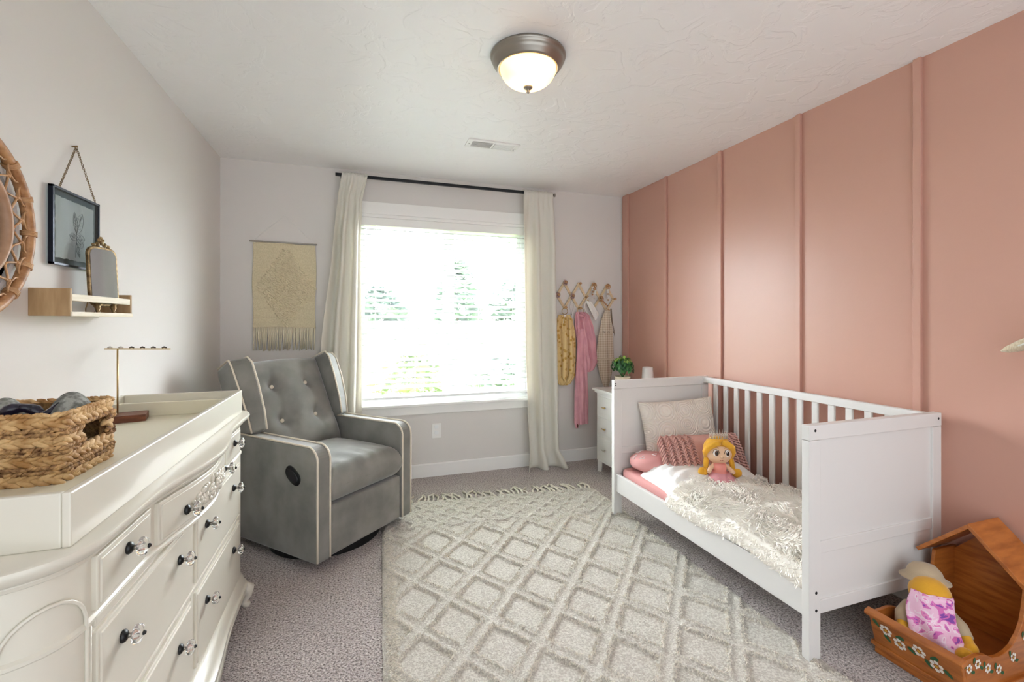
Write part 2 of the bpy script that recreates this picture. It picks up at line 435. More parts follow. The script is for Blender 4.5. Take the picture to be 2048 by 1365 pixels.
sc.view_settings.view_transform = 'Standard'; sc.view_settings.look = 'None'
sc.view_settings.exposure = EXPOSURE; sc.view_settings.gamma = 1; sc.view_settings.use_curve_mapping = False
sc.cycles.use_denoising = True
sc.cycles.max_bounces = 10; sc.cycles.diffuse_bounces = 6; sc.cycles.transparent_max_bounces = 16
sc.cycles.sample_clamp_indirect = 8
sc.cycles.caustics_reflective = False; sc.cycles.caustics_refractive = False
# ------------------------------------------------------------------ dresser
DX, DC = -.485, 1.645
DY0, DY1 = 1.075, 2.245            # ends of the flat front
def bow(y):
    u = (y - DC) / .36
    return .05 * ((math.cos(PI * u) + 1) / 2) ** .8 if abs(u) < 1 else 0.0
def outline(off, k=1.0):
    # plan outline of the dresser pushed out by off, from the wall near the camera round the front to the far end
    r = .105
    pts = [(XL + .012, DY0 - r - off)]
    for i in range(9):                       # rounded near corner
        a = -PI / 2 + PI / 2 * i / 8
        pts.append((DX - r + (r + off) * math.cos(a), DY0 + (r + off) * math.sin(a)))
    for i in range(1, 48):
        y = lerp(DY0, DY1, i / 48); pts.append((DX + off + k * bow(y), y))
    for i in range(9):
        a = PI / 2 * i / 8
        pts.append((DX - r + (r + off) * math.cos(a), DY1 + (r + off) * math.sin(a)))
    pts.append((XL + .012, DY1 + r + off))
    return pts
def stack(mb, layers):
    o = None; n = 0
    for z, off, k in layers:
        p = outline(off, k); n = len(p)
        base = len(mb.v)
        mb.v += [Vector((x, y, z)) for x, y in p]
        if o is not None:
            for i in range(n):
                mb.f.append((o + i, o + (i + 1) % n, base + (i + 1) % n, base + i)); mb.m.append(0)
        else:
            mb.f.append(tuple(base + i for i in range(n))[::-1]); mb.m.append(0)
        o = base
    mb.f.append(tuple(o + i for i in range(n))); mb.m.append(0)
    return mb
dr = thing('dresser', 'cream dresser with bowed top drawer and glass knobs along the left wall', 'dresser', (-.70, DC, 0))
dbody = MB()
stack(dbody, [(.155, 0, 0), (.69, 0, 0)]); stack(dbody, [(.69, 0, 1), (.694, .004, 1), (.700, .004, 1), (.705, -.002, 1), (.83, -.002, 1)])
dbody.build('body', M_['cream'], dr, auto=35, world=True)
stack(MB(), [(.822, .002, 1), (.826, .010, 1), (.833, .013, 1), (.836, .012, 1), (.838, .02, 1), (.846, .029, 1), (.853, .034, 1), (.859, .036, 1), (.865, .034, 1), (.868, .029, 1)]).build('top', M_['cream'], dr, auto=40, world=True)
stack(MB(), [(.085, .022, .5), (.10, .026, .5), (.118, .026, .5), (.122, .018, .5), (.135, .014, .4), (.146, .012, .3), (.158, .005, .1), (.163, 0, 0)]).build('base_moulding', M_['cream'], dr, auto=40, world=True)
ap = MB()      # scalloped apron between the feet
def apr(u, v):
    y = lerp(DY0 - .02, DY1 + .02, u); t = abs(u - .5) * 2
    zb = .045 + .042 * (1 - math.cos(min(1, max(0, (t - .25) / .6)) * PI)) / 2 - (.018 if False else 0)
    return (DX + .016 + .5 * bow(y), y, lerp(zb, .09, v))
ap.grid(60, 3, apr); ap.build('skirt_board', M_['cream'], dr, smooth=True, solid=.014, world=True)
def foot(y, sy):
    f = MB()
    path = [(DX - .01, y, .088), (DX + .018, y + sy * .022, .07), (DX + .014, y + sy * .02, .045), (DX + .0, y + sy * .01, .022), (DX + .012, y + sy * .02, .008), (DX + .016, y + sy * .024, 0)]
    f.tube(path, [.034, .03, .021, .014, .017, .015], 12)
    return f
foot(DY0 - .04, -1).build('foot', M_['cream'], dr, smooth=True, world=True)
foot(DY1 + .04, 1).build('foot', M_['cream'], dr, smooth=True, world=True)
for y in (DY0 - .07, DY1 + .07):
    MB().tube([(XL + .06, y, .09), (XL + .06, y, 0)], [.026, .018], 10).build('foot', M_['cream'], dr, smooth=True, world=True)
# arched bead on the rounded near corner
bd = MB(); r = .105
def onc(a, z, o=.002):
    return (DX - r + (r + o) * math.cos(a), DY0 + (r + o) * math.sin(a), z)
pth = [onc(-.08, .19)] + [onc(-.08, z) for z in (.3, .45, .6, .68)]
for i in range(1, 12):
    t = PI * i / 12
    pth.append(onc(-.08 - .62 * (1 - math.cos(t)), .70 + .075 * math.sin(t)))
pth += [onc(-1.32, z) for z in (.68, .6, .45, .3, .19)]
bd.tube(pth, .0035, 6)
for y in (DY0 + .004,): bd.tube([(DX + .001, y, .165), (DX + .001, y, .69)], .0028, 6)
for x in (-.66, -.70): bd.tube([(x, DY0 - r - .001, .165), (x, DY0 - r - .001, .80)], .003, 6)
bd.build('corner_bead', M_['cream'], dr, smooth=True, world=True)
kmats = [M_['blackp'], M_['nickel'], M_['crystal']]
def knob_mb():
    k = MB()
    Rx = Matrix.Rotation(PI / 2, 4, 'Y')
    k.mi = 0; k.lathe([(.0, -.001), (.0125, -.001), (.0135, .003), (.011, .007), (.0065, .010), (0, .010)], 18, Rx)
    k.mi = 1; k.lathe([(0, .009), (.005, .009), (.0045, .018), (0, .018)], 14, Rx)
    k.mi = 2
    def petal(u, v):
        a = 2 * PI * u; h = -PI / 2 + PI * v
        rr = .0215 * (1 - .2 * (1 + math.cos(6 * a)) / 2) * math.cos(h) ** .8 if abs(h) < PI / 2 - 1e-4 else 0.0005
        return (.027 + .010 * math.sin(h), rr * math.cos(a), rr * math.sin(a))
    k.grid(36, 9, petal, closed_u=True)
    k.mi = 0; k.lathe([(0, .0365), (.0045, .0365), (.005, .039), (.003, .042), (0, .0425)], 12, Rx)
    return k
knob_proto = None
def knob(parent, x, y, z):
    global knob_proto
    if knob_proto is None:
        knob_proto = o = knob_mb().build('knob', kmats, parent, smooth=True)
        o['label'] = 'clear glass flower knob with black base'
    else:
        o = knob_proto.copy(); C.objects.link(o); o.parent = parent
    o.location = (x + .70, y - DC, z)
def drawer(y0, y1, z0, z1, knobs, bowed=False):
    d = MB()
    n = 30 if bowed else 2
    f = lambda y: DX + (bow(y) if bowed else 0)
    e = .009
    for (a, b_, h0, h1, th) in ((y0, y1, z0, z1, .008), (y0 + e, y1 - e, z0 + e, z1 - e, .011)):
        poly = [(f(lerp(a, b_, i / (n - 1))) + th, lerp(a, b_, i / (n - 1))) for i in range(n)]
        poly += [(f(lerp(b_, a, i / (n - 1))) - .01, lerp(b_, a, i / (n - 1))) for i in range(n)]
        d.prism(poly, h0, h1)
    o = d.build('drawer', M_['cream'], dr, bevel=.0025, world=True)
    for (y, z) in knobs: knob(o, f(y) + .011, y, z)
    return o
drawer(1.09, 1.33, .712, .818, [(1.205, .778)])
drawer(1.965, 2.215, .712, .818, [(2.10, .778)])
cdw = drawer(1.355, 1.94, .712, .818, [(1.465, .755), (1.83, .755)], True)
orn = MB(); rnd = random.Random(3)      # carved flowers and leaves on the centre drawer
for i in range(44):
    u = (i + .5) / 44; y = lerp(1.50, 1.80, u); w_ = math.sin(PI * u)
    for k in range(2):
        yy = y + rnd.uniform(-.012, .012); zz = .762 + rnd.uniform(-.022, .022) * (.35 + w_)
        R = Matrix.Rotation(rnd.random() * 6.3, 3, 'X') @ Matrix.Rotation(rnd.uniform(-.4, .4), 3, 'Y')
        orn.ell((DX + bow(yy) + .013, yy, zz), .006, .013 * (.5 + .6 * w_), .0065, 8, 6, R=R)
for y in (1.60, 1.65, 1.70):
    for j in range(6):
        a = j * PI / 3
        orn.ell((DX + bow(y) + .017, y + .011 * math.cos(a), .764 + .011 * math.sin(a)), .006, .008, .008, 8, 6)
    orn.ell((DX + bow(y) + .022, y, .764), .006, .006, .006, 8, 6)
o_ = orn.build('carved_ornament', M_['cream'], cdw, smooth=True, world=True)
for z0, z1, zk in ((.455, .672, .602), (.190, .425, .352)):
    drawer(1.09, 1.615, z0, z1, [(1.18, zk), (1.505, zk)])
    drawer(1.655, 2.205, z0, z1, [(1.745, zk), (2.085, zk)])
rl = MB()
rl.box(DX - .005, DX + .006, DY0 + .015, 2.215, .433, .447)
rl.box(DX - .005, DX + .006, DY0 + .015, 2.215, .68, .70)
rl.box(DX - .005, DX + .003, 1.625, 1.645, .18, .68)
rl.build('rail', M_['cream'], dr, bevel=.003, world=True)
orn = MB()
for i in range(22):
    y = DC + rnd.uniform(-.07, .07)
    R = Matrix.Rotation(rnd.random() * 6.3, 3, 'X')
    orn.ell((DX + .026 + .5 * bow(y), y, .068 + rnd.uniform(-.012, .014)), .005, .012, .006, 8, 6, R=R)
orn.build('carved_ornament', M_['cream'], dr, smooth=True, world=True)
# changing tray on top
TZ = .897
tr = thing('changing_tray', 'cream rectangular changing tray with raised rim on the dresser top', 'tray', (-.70, 1.65, .868))
a0, a1, b0, b1 = XL + .008, DX, 1.02, 2.285
MB().box(a0 + .01, a1 - .01, b0 + .01, b1 - .01, .868, TZ).build('tray_floor', M_['creamin'], tr, world=True)
tw = MB()
tw.box(a1 - .014, a1, b0, b1, .868, .967).box(a0, a0 + .014, b0, b1, .868, .967)
tw.box(a0 + .014, a1 - .014, b0, b0 + .014, .868, .967).box(a0 + .014, a1 - .014, b1 - .014, b1, .868, .967)
tw.build('rim', M_['cream'], tr, bevel=.003, world=True)
MB().box(a0 + .014, a1 - .014, 2.155, 2.168, TZ, .950).build('divider', M_['creamin'], tr, bevel=.002, world=True)
# ------------------------------------------------------------------ jewellery stand
js = thing('jewellery_stand', 'thin brass T-shaped earring stand on a wooden block on the tray', 'jewellery stand', (-.815, 2.085, TZ), rz=math.radians(14))
MB().prism([(-.11, -.045), (.052, -.045), (.052, .047), (-.11, .047)], 0, .026).build('base', M_['walnut'], js, bevel=.0015)
MB().cyl((-.035, .0, .024), (-.035, 0, .272), .0028, n=10).build('stem', M_['brass'], js, smooth=True)
MB().box(-.094, .152, -.004, .004, .268, .2725, T(0, 0, 0, rz=math.radians(-33))).build('bar', M_['brass'], js)
em = [mat('pale_gem', 'd9d4c4', .15, .2), mat('dark_gem', '4a4038', .2, .5)]
for i in range(6):
    t = -.075 + i * .041
    p = Matrix.Rotation(math.radians(-33), 4, 'Z') @ Vector((t, 0, .2735))
    e = tag(MB().tube([(-.008, 0, .001), (.0, .0, .0035), (.009, 0, .001)], [.0022, .0035, .002], 6).build('earring', [em[0] if i < 2 else em[1]][0], smooth=True),
            'small earring lying on the brass bar of the jewellery stand', 'earring', 'earrings on the jewellery stand')
    Wm = Matrix.Translation((-.815, 2.085, TZ)) @ Matrix.Rotation(math.radians(14), 4, 'Z')
    e.location = Wm @ p; e.rotation_euler = (0, 0, math.radians(-19))
# ------------------------------------------------------------------ woven basket
BX0, BX1, BY0, BY1 = -.900, -.640, 1.318, 1.565
bk = thing('woven_basket', 'rectangular woven seagrass basket with a cut-out handle on the tray', 'basket', ((BX0 + BX1) / 2, (BY0 + BY1) / 2, TZ))
def bpath(s, inset, rc=.022):
    # point + tangent at arc length s of the rounded rectangle
    x0, x1, y0, y1 = BX0 + inset, BX1 - inset, BY0 + inset, BY1 - inset
    segs = [((x0 + rc, y0), (1, 0), x1 - x0 - 2 * rc), ((x1 - rc, y0 + rc), 0, rc), ((x1, y0 + rc), (0, 1), y1 - y0 - 2 * rc), ((x1 - rc, y1 - rc), 1, rc),
            ((x1 - rc, y1), (-1, 0), x1 - x0 - 2 * rc), ((x0 + rc, y1 - rc), 2, rc), ((x0, y1 - rc), (0, -1), y1 - y0 - 2 * rc), ((x0 + rc, y0 + rc), 3, rc)]
    tot = sum((q[2] if isinstance(q[1], tuple) else q[2] * PI / 2) for q in segs)
    s = s % tot
    for p, d, l in segs:
        ln = l if isinstance(d, tuple) else l * PI / 2
        if s <= ln:
            if isinstance(d, tuple): return (p[0] + d[0] * s, p[1] + d[1] * s), math.atan2(d[1], d[0]), tot
            a = -PI / 2 + d * PI / 2 + s / l
            return (p[0] + l * math.cos(a), p[1] + l * math.sin(a)), a + PI / 2, tot
        s -= ln
def in_hole(x, y, z): return x > BX1 - .03 and 1.405 < y < 1.51 and TZ + .072 < z < TZ + .122
rnd = random.Random(11)
wv = MB(); rp = MB(); zc = TZ + .002
rows = ['T', 'r', 'T', 'r', 'T', 'r', 'T', 'b']
tot = bpath(0, 0)[2]
for kind in rows:
    hgt = {'T': .0235, 'r': .0195, 'b': .012}[kind]
    if kind == 'T':
        n = int(tot / .026)
        for i in range(n):
            for up in (1, -1):
                s = (i + (.5 if up > 0 else 0)) * tot / n
                (x, y), a, _ = bpath(s, .007 + rnd.uniform(-.001, .001)); z = zc + hgt / 2 + up * .0055
                if in_hole(x, y, z): continue
                R = Matrix.Rotation(a, 3, 'Z') @ Matrix.Rotation(-up * .42 + rnd.uniform(-.08, .08), 3, 'Y') @ Matrix.Rotation(rnd.uniform(-.12, .12), 3, 'Z')
                wv.ell((x, y, z), .0235, .0080, .0082, 10, 6, R=R)
    else:
        n = int(tot / .0085); tgt = rp if kind == 'r' else wv
        for i in range(n):
            for lv in ((-.0055, .0045) if kind == 'r' else (0,)):
                (x, y), a, _ = bpath(i * tot / n, .003 + rnd.uniform(-.0035, .002)); z = zc + hgt / 2 + lv
                if in_hole(x, y, z): continue
                R = Matrix.Rotation(a, 3, 'Z') @ Matrix.Rotation(rnd.choice((-.6, -.45, .3)), 3, 'Y')
                tgt.ell((x, y, z), .011, .006, .0045, 8, 5, R=R)
    zc += hgt
wv.build('braid', M_['weave'], bk, smooth=True, world=True)
rp.build('rope_row', M_['weave2'], bk, smooth=True, world=True)
ins = MB(); q = .012
ins.box(BX0 + q, BX1 - q, BY0 + q, BY0 + q + .006, TZ + .004, zc - .01).box(BX0 + q, BX1 - q, BY1 - q - .006, BY1 - q, TZ + .004, zc - .01)
ins.box(BX0 + q, BX0 + q + .006, BY0 + q, BY1 - q, TZ + .004, zc - .01)
ins.box(BX1 - q - .006, BX1 - q, BY0 + q, 1.405, TZ + .004, zc - .01).box(BX1 - q - .006, BX1 - q, 1.51, BY1 - q, TZ + .004, zc - .01)
ins.box(BX1 - q - .006, BX1 - q, 1.405, 1.51, TZ + .004, TZ + .072).box(BX0 + q, BX1 - q, BY0 + q, BY1 - q, TZ + .004, TZ + .01)
ins.build('lining', mat('basket_lining', '6d4c2c', .9, col2='94703f', cscale=60, bump=.6, bscale=120), bk, world=True)
hd = MB()
for i in range(9):
    y = 1.405 + i * .013
    hd.ell((BX1 - .006, y, zc - .014), .009, .0085, .0115, 8, 6)
hd.build('handle_wrap', M_['weave'], bk, smooth=True, world=True)
# things in the basket
gk = mat('grey_flecked_knit', 'a3a59e', .9, col2='6c6e68', cscale=60, lo=.42, hi=.6, bump=.4, bscale=200, bdist=.003)
dk = mat('dark_brown_fleece', '2c211a', .95, bump=.5, bscale=150)
def headband(name_label, x, y, z, r, rz, rx):
    t = thing('headband', name_label, 'headband', (x, y, z), rz)
    Mx = Matrix.Rotation(rx, 4, 'X')
    def f(u, v, o):
        a = PI * (.02 + .96 * u); w = .046 * (.6 + .45 * math.sin(a)); c = v * 2 - 1
        rr = r + o - .012 * c * c
        return (rr * math.cos(a), c * w, rr * math.sin(a) * 1.15)
    MB().grid(24, 9, lambda u, v: f(u, v, 0), Mx).build('outer', gk, t, smooth=True, solid=.003)
    MB().grid(24, 9, lambda u, v: f(u, v, -.006), Mx).build('inner', dk, t, smooth=True, solid=.003)
headband('grey flecked headband standing in the basket at its handle end', -.700, 1.475, 1.028, .044, math.radians(25), math.radians(38))
headband('grey flecked headband at the back left corner of the basket', -.855, 1.512, 1.015, .044, math.radians(22), math.radians(36))
pu = mat('dark_plum_satin', '251f36', .22, col2='15121f', cscale=30, sheen=.3)
t = thing('hair_scrunchie', 'glossy dark plum hair scrunchie lying in the basket', 'hair scrunchie', (-.785, 1.44, .985))
MB().tube([(.036 * math.cos(a), .012 * math.sin(a * 2), .03 + .044 * math.sin(a)) for a in [2 * PI * i / 28 for i in range(28)]], [.013 + .003 * math.sin(5 * i) for i in range(28)], 10, True).build('loop', pu, t, smooth=True)
MB().tube([(.03, 0, .055), (.05, .005, .052), (.068, .008, .066), (.075, .008, .082)], [.006, .012, .012, .004], 8).build('knot_tail', pu, t, smooth=True)
t = thing('fabric_pile', 'dark brown fabric bundle filling the bottom of the basket', 'fabric', (-.78, 1.445, TZ + .011))
MB().ell((0, 0, .045), .098, .092, .045, 24, 12, fn=lambda q: q * (1 + .18 * nz(q.x * 2, q.y * 2, q.z * 2))).build('fabric', dk, t, smooth=True)
# ------------------------------------------------------------------ on the left wall
# rattan mirror
rm = thing('rattan_mirror', 'round rattan-framed mirror hanging on the left wall', 'mirror', (XL, 1.456, 1.527))
def wy(a, r_, x=.02): return (x, r_ * math.cos(a), r_ * math.sin(a))
MB().tube([wy(2 * PI * i / 72, .250, .022) for i in range(72)], .0145, 10, True).build('outer_hoop', M_['rattan'], rm, smooth=True)
MB().tube([wy(2 * PI * i / 60, .158, .022) for i in range(60)], .012, 10, True, flat=1.4).build('inner_hoop', M_['mframe'], rm, smooth=True)
MB().cyl((.004, 0, 0), (.012, 0, 0), .155, n=60).build('mirror_glass', M_['mirror'], rm, smooth=False)
MB().lathe([(.222, 0), (.235, 0), (.235, .008), (.222, .008), (.222, 0)], 72, Matrix.Rotation(PI / 2, 4, 'Y')).build('backing_ring', M_['trim'], rm, smooth=False)
lc = MB(); nl = 22; d = 2 * PI / nl
for i in range(nl):
    a = i * d
    K = wy(a, .182, .022)
    for s_ in (1, -1):
        O = (a + s_ * .5 * d)
        lc.tube([K, wy(a + s_ * .2 * d, .190, .024), wy(a + s_ * .38 * d, .206, .024), wy(O, .219, .022), wy(O + s_ * .22 * d, .230, .022), wy(O + s_ * .36 * d, .243, .02)], .0031, 6)
        lc.tube([K, wy(a + s_ * .16 * d, .175, .024), wy(a + s_ * .36 * d, .164, .02)], .0029, 6)
        lc.tube([wy(O - s_ * .42 * d, .240, .026), wy(O - s_ * .30 * d, .228, .026), wy(O, .2235, .026), wy(O + s_ * .30 * d, .228, .026)], .0026, 6)
    lc.ell(K, .006, .0052, .0052, 8, 6); lc.ell(wy(a + .5 * d, .219, .023), .006, .0055, .0055, 8, 6)
lc.build('cane_lattice', M_['rattan2'], rm, smooth=True)
for i in range(16):
    a = 2 * PI * i / 16; wr = MB()
    wr.tube([wy(a + (k / 36 - .5) * .06, .250 + .0165 * math.cos(2 * PI * k / 9), .022 + .0165 * math.sin(2 * PI * k / 9)) for k in range(37)], .0024, 5)
    wr.build('binding', M_['rattan2'], rm, smooth=True)
# hanging botanical frame
fy0, fy1, fz0, fz1 = 1.822, 2.098, 1.453, 1.706
bf = thing('picture_frame', 'black metal glass frame with a leaf drawing hanging by a chain', 'picture frame', (XL, (fy0 + fy1) / 2, fz0))
fm_ = mat('dark_blue_black_metal', '151b28', .25, .6)
fr = MB(); e = .008
for (ya, yb, za, zb) in ((fy0, fy1, fz0, fz0 + e), (fy0, fy1, fz1 - e, fz1), (fy0, fy0 + e, fz0, fz1), (fy1 - e, fy1, fz0, fz1)):
    fr.box(XL + .006, XL + .019, ya, yb, za, zb)
fr.build('frame', fm_, bf, bevel=.001, world=True)
MB().box(XL + .006, XL + .0085, fy0 + e, fy1 - e, fz0 + e, fz1 - e).build('back_glass', glass_sheet('frame_glass', .06, 'dfe6ea'), bf, world=True)
MB().box(XL + .0165, XL + .018, fy0 + e, fy1 - e, fz0 + e, fz1 - e).build('front_glass', glass_sheet('frame_glass_front', .09, 'eef2f4'), bf, world=True)
rnd = random.Random(4); pp = []
ya, yb, za, zb = fy0 + .028, fy1 - .026, fz0 + .026, fz1 - .028
for (p, q_, n) in (((ya, za), (yb, za), 26), ((yb, za), (yb, zb), 24), ((yb, zb), (ya, zb), 26), ((ya, zb), (ya, za), 24)):
    for i in range(n):
        pp.append((lerp(p[0], q_[0], i / n) + rnd.uniform(-.002, .002), lerp(p[1], q_[1], i / n) + rnd.uniform(-.002, .002)))
MB().prism(pp, XL + .0095, XL + .0105, axis='x').build('paper', mat('deckled_paper', 'e3e3df', .9), bf, world=True)
ink = MB(); xk = XL + .0115; cy, cz = 1.965, 1.56
def leaf(y, z, ang, ln, wd_):
    ca, sa = math.cos(ang), math.sin(ang); n = 14
    for sgn in (1, -1):
        ink.tube([(xk, y + ca * ln * t - sa * sgn * wd_ * math.sin(PI * t) ** .8, z + sa * ln * t + ca * sgn * wd_ * math.sin(PI * t) ** .8) for t in [i / n for i in range(n + 1)]], .0006, 4)
    ink.tube([(xk, y, z), (xk, y + ca * ln * .92, z + sa * ln * .92)], .0005, 4)
    for t in (.25, .4, .55, .7):
        for sgn in (1, -1):
            m_ = wd_ * math.sin(PI * min(1, t + .14)) * .8
            ink.tube([(xk, y + ca * ln * t, z + sa * ln * t), (xk, y + ca * ln * (t + .14) - sa * sgn * m_, z + sa * ln * (t + .14) + ca * sgn * m_)], .0004, 4)
leaf(cy, cz + .01, 1.15, .085, .020); leaf(cy, cz + .015, 1.75, .07, .012); leaf(cy, cz - .005, .1, .05, .016); leaf(cy, cz - .005, 2.95, .04, .013); leaf(cy, cz - .02, -1.2, .05, .009); leaf(cy - .002, cz - .01, -.35, .048, .014)
ink.tube([(xk, cy - .006, cz - .07), (xk, cy - .002, cz - .02), (xk, cy, cz + .02)], .0008, 4)
ink.build('leaf_drawing', mat('grey_ink', '8e908f', .9), bf, world=True)
def chain(mb, p, q, n, r=.0038):
    p, q = Vector(p), Vector(q)
    d = (q - p).normalized(); e1 = d.cross(Vector((1, 0, 0))).normalized(); e2 = d.cross(e1)
    for i in range(n):
        c = p.lerp(q, (i + .5) / n); ax = e1 if i % 2 else e2
        mb.tube([c + d * (1.35 * r * math.cos(t)) + ax * (.8 * r * math.sin(t)) for t in [2 * PI * k / 8 for k in range(8)]], .0009, 4, True)
ch = MB(); ny, nz_ = 1.962, 1.870
chain(ch, (XL + .012, ny, nz_), (XL + .018, fy0 + .035, fz1), 30); chain(ch, (XL + .012, ny, nz_), (XL + .018, fy1 - .03, fz1), 28)
ch.build('chain', M_['oldbrass'], bf, smooth=True, world=True)
MB().cyl((XL, ny, nz_ + .001), (XL + .016, ny, nz_ + .004), .0028, n=8).build('nail', M_['oldbrass'], bf, world=True)
# spice-rack shelf
sy0, sy1, sz0, sz1, sx1 = 1.742, 2.142, 1.288, 1.372, XL + .10
sh = thing('wall_shelf', 'small birch ledge shelf with a front rail on the left wall', 'shelf', (XL, (sy0 + sy1) / 2, sz0))
MB().box(XL, sx1 - .004, sy0 + .012, sy1 - .012, sz0 + .001, sz0 + .012).build('ledge', M_['birch'], sh, bevel=.001, world=True)
MB().box(XL, sx1, sy0, sy0 + .012, sz0, sz1).build('side_panel', M_['tan'], sh, bevel=.0015, world=True)
MB().box(XL, sx1, sy1 - .012, sy1, sz0, sz1).build('side_panel', M_['tan'], sh, bevel=.0015, world=True)
MB().box(sx1 - .011, sx1 - .001, sy0 + .012, sy1 - .012, sz0 + .046, sz0 + .068).build('front_rail', M_['birch'], sh, bevel=.002, world=True)
MB().box(sx1 - .001, sx1 + .004, sy0 + .002, sy1 - .004, sz0 - .001, sz0 + .013).build('front_edge', M_['birch'], sh, bevel=.001, world=True)
# little vanity mirror
vm = thing('vanity_mirror', 'small antique brass vanity mirror standing on the birch shelf', 'mirror', (XL + .072, 2.005, sz0 + .012), rz=math.radians(73))
vm.scale = (1.25, 1, 1.33)
Mt = Matrix.Translation((0, 0, .012)) @ Matrix.Rotation(math.radians(-4), 4, 'X')
shape = rrect(-.048, .048, .006, .165, .022, 6, (1, 1, 1, 1))
MB().prism(shape, -.005, .005, Mt, axis='y').build('frame', M_['oldbrass'], vm, bevel=.002)
MB().prism(rrect(-.042, .042, .012, .159, .019, 6), -.0062, -.0055, Mt, axis='y').build('mirror_glass', M_['mirror'], vm)
cr = MB()
for x, z, s in ((0, .178, .010), (-.012, .172, .008), (.012, .172, .008), (-.024, .169, .006), (.024, .169, .006), (0, .19, .0055), (-.006, .184, .006), (.006, .184, .006)):
    cr.ell((x, 0, z), s, .005, s * .8, 10, 6)
cr.build('crest', M_['oldbrass'], vm, smooth=True).matrix_basis = Mt
for x in (-.026, .026):
    MB().tube([(x, 0, .024), (x, -.006, .012), (x, -.004, .004), (x, -.008, 0)], [.010, .007, .004, .006], 8).build('foot', M_['oldbrass'], vm, smooth=True)
MB().tube([(-.018, .012, .09), (-.018, .045, .012), (-.014, .05, .002), (.014, .05, .002), (.018, .045, .012), (.018, .012, .09)], .0016, 6).build('easel_wire', M_['oldbrass'], vm, smooth=True)
# ------------------------------------------------------------------ glider recliner
CA = math.atan2(.685, .728)
gl = thing('recliner_chair', 'grey velvet wingback glider recliner with cream piping in the left corner', 'armchair', (-.195, 2.442, 0), rz=CA)
V = M_['velvet']; P_ = M_['piping']
CW, AT, AH, AD = .705, .088, .635, .72
def armprof(x0, x1):
    # side profile (y, z) extruded along x
    r = .07; pts = [(.0, .058), (AD, .058), (AD, AH)]
    for i in range(8):
        a = PI / 2 + PI / 2 * i / 7
        pts.append((r + r * math.cos(a), AH - r + r * math.sin(a)))
    return pts
for x0, x1, so_ in ((0, AT, -1), (CW - AT, CW, 1)):
    a = MB().prism(armprof(x0, x1)[::1], x0, x1, axis='x')
    ao = a.build('arm', V, gl, bevel=.012, seg=3)
    for xe in (x0 + .006, x1 - .006):
        r = .07; pth = [(-.001, .066), (-.001, .3)]
        pth += [(r + (r + .002) * math.cos(t), AH - r + (r + .002) * math.sin(t)) for t in [PI - PI / 2 * i / 8 for i in range(9)]]
        pth += [(.3, AH + .002), (AD - .02, AH + .002)]
        MB().tube([(xe, p, q) for p, q in pth], .0052, 8).build('piping', P_, ao, smooth=True)
# rear body, front panel
MB().prism([(AT + .002, .05), (CW - AT - .002, .05), (CW - AT - .002, .78), (AT + .002, .78)], .07, .40).build('body', V, gl, bevel=.02)
MB().prism(rrect(AT + .004, CW - AT - .004, .062, .322, .014, 4), .006, .06, axis='y').build('front_panel', V, gl, bevel=.012, seg=3)
# seat cushion
def cushion(mb, x0, x1, y0, y1, z0, z1, crown, n=26, rr=.055, wr=0):
    def top(u, v):
        # closed shell: v in [-1,1] over top/bottom
        return None
    vs = []
    def f(u, v):
        x = lerp(x0, x1, u); y = lerp(y0, y1, v)
        ex = min(u, 1 - u) * (x1 - x0); ey = min(v, 1 - v) * (y1 - y0)
        ed = min(1, min(ex, ey) / rr); rd = math.sqrt(max(0, 1 - (1 - ed) ** 2))
        c = crown * (math.sin(PI * u) * math.sin(PI * (v * .8 + .1))) ** .6
        return x, y, rd, c
    def tp(u, v):
        x, y, rd, c = f(u, v)
        w_ = wr * math.sin(u * 34 + 6 * v + 2 * nz(u * 3, v * 3)) * math.exp(-((v - .1) / .16) ** 2) * math.sin(PI * u)
        return (x, y, (z0 + z1) / 2 + ((z1 - z0) / 2 + c) * rd + w_)
    def bt(u, v):
        x, y, rd, c = f(1 - u, v); return (x, y, (z0 + z1) / 2 - (z1 - z0) / 2 * rd)
    k = lambda t: .5 - .5 * math.cos(PI * t)
    mb.grid(n, n, lambda u, v: tp(k(u), k(v))); mb.grid(n, n, lambda u, v: bt(k(u), k(v)))
    return mb
cushion(MB(), AT + .002, CW - AT - .002, -.006, .56, .325, .495, .034, 40, .06, .0035).build('seat_cushion', V, gl, smooth=True)
# tufted back cushion
btns = [(.20, .63), (.50, .63), (.20, .36), (.50, .36)]
def backpt(x, h, d):
    # x across, h along the height from the seat, d out of the back face (towards the sitter)
    lean = math.radians(25); zb, yb = .46, .555
    return (x, yb + math.sin(lean) * h - math.cos(lean) * d, zb + math.cos(lean) * h + math.sin(lean) * d)
BH = .62
def bk_f(u, v):
    x = lerp(AT - .005, CW - AT + .005, u); h = v * BH
    xx = x / (CW)
    ex = min(u, 1 - u) * (CW - 2 * AT); ey = min(v, 1 - v) * BH
    ed = min(1, min(ex / .06, ey / .06)); rd = math.sqrt(max(0, 1 - (1 - ed) ** 2))
    dd = .055 * rd + .05 * (math.sin(PI * u) ** .7) * (math.sin(PI * min(1, v * 1.02)) ** .5 if v < .98 else 0) + .02 * math.exp(-((v - .15) / .18) ** 2) * rd
    for bx, bh in BTN:
        r2 = ((x - bx) ** 2 + (h - bh) ** 2)
        dd -= .034 * math.exp(-r2 / .0016) + .016 * math.exp(-r2 / .008)
        # soft pull creases running down and up from each button
        dd -= .006 * math.exp(-((x - bx) / .018) ** 2) * math.exp(-((h - bh) / .09) ** 2)
    hh = h - (.018 * (2 * u - 1) ** 2 if v > .8 else 0) * (v - .8) / .2 if v > .8 else h
    return backpt(x, hh, dd)
BTN = [(.235, .43), (.47, .43), (.235, .21), (.47, .21)]
k = lambda t: .5 - .5 * math.cos(PI * t)
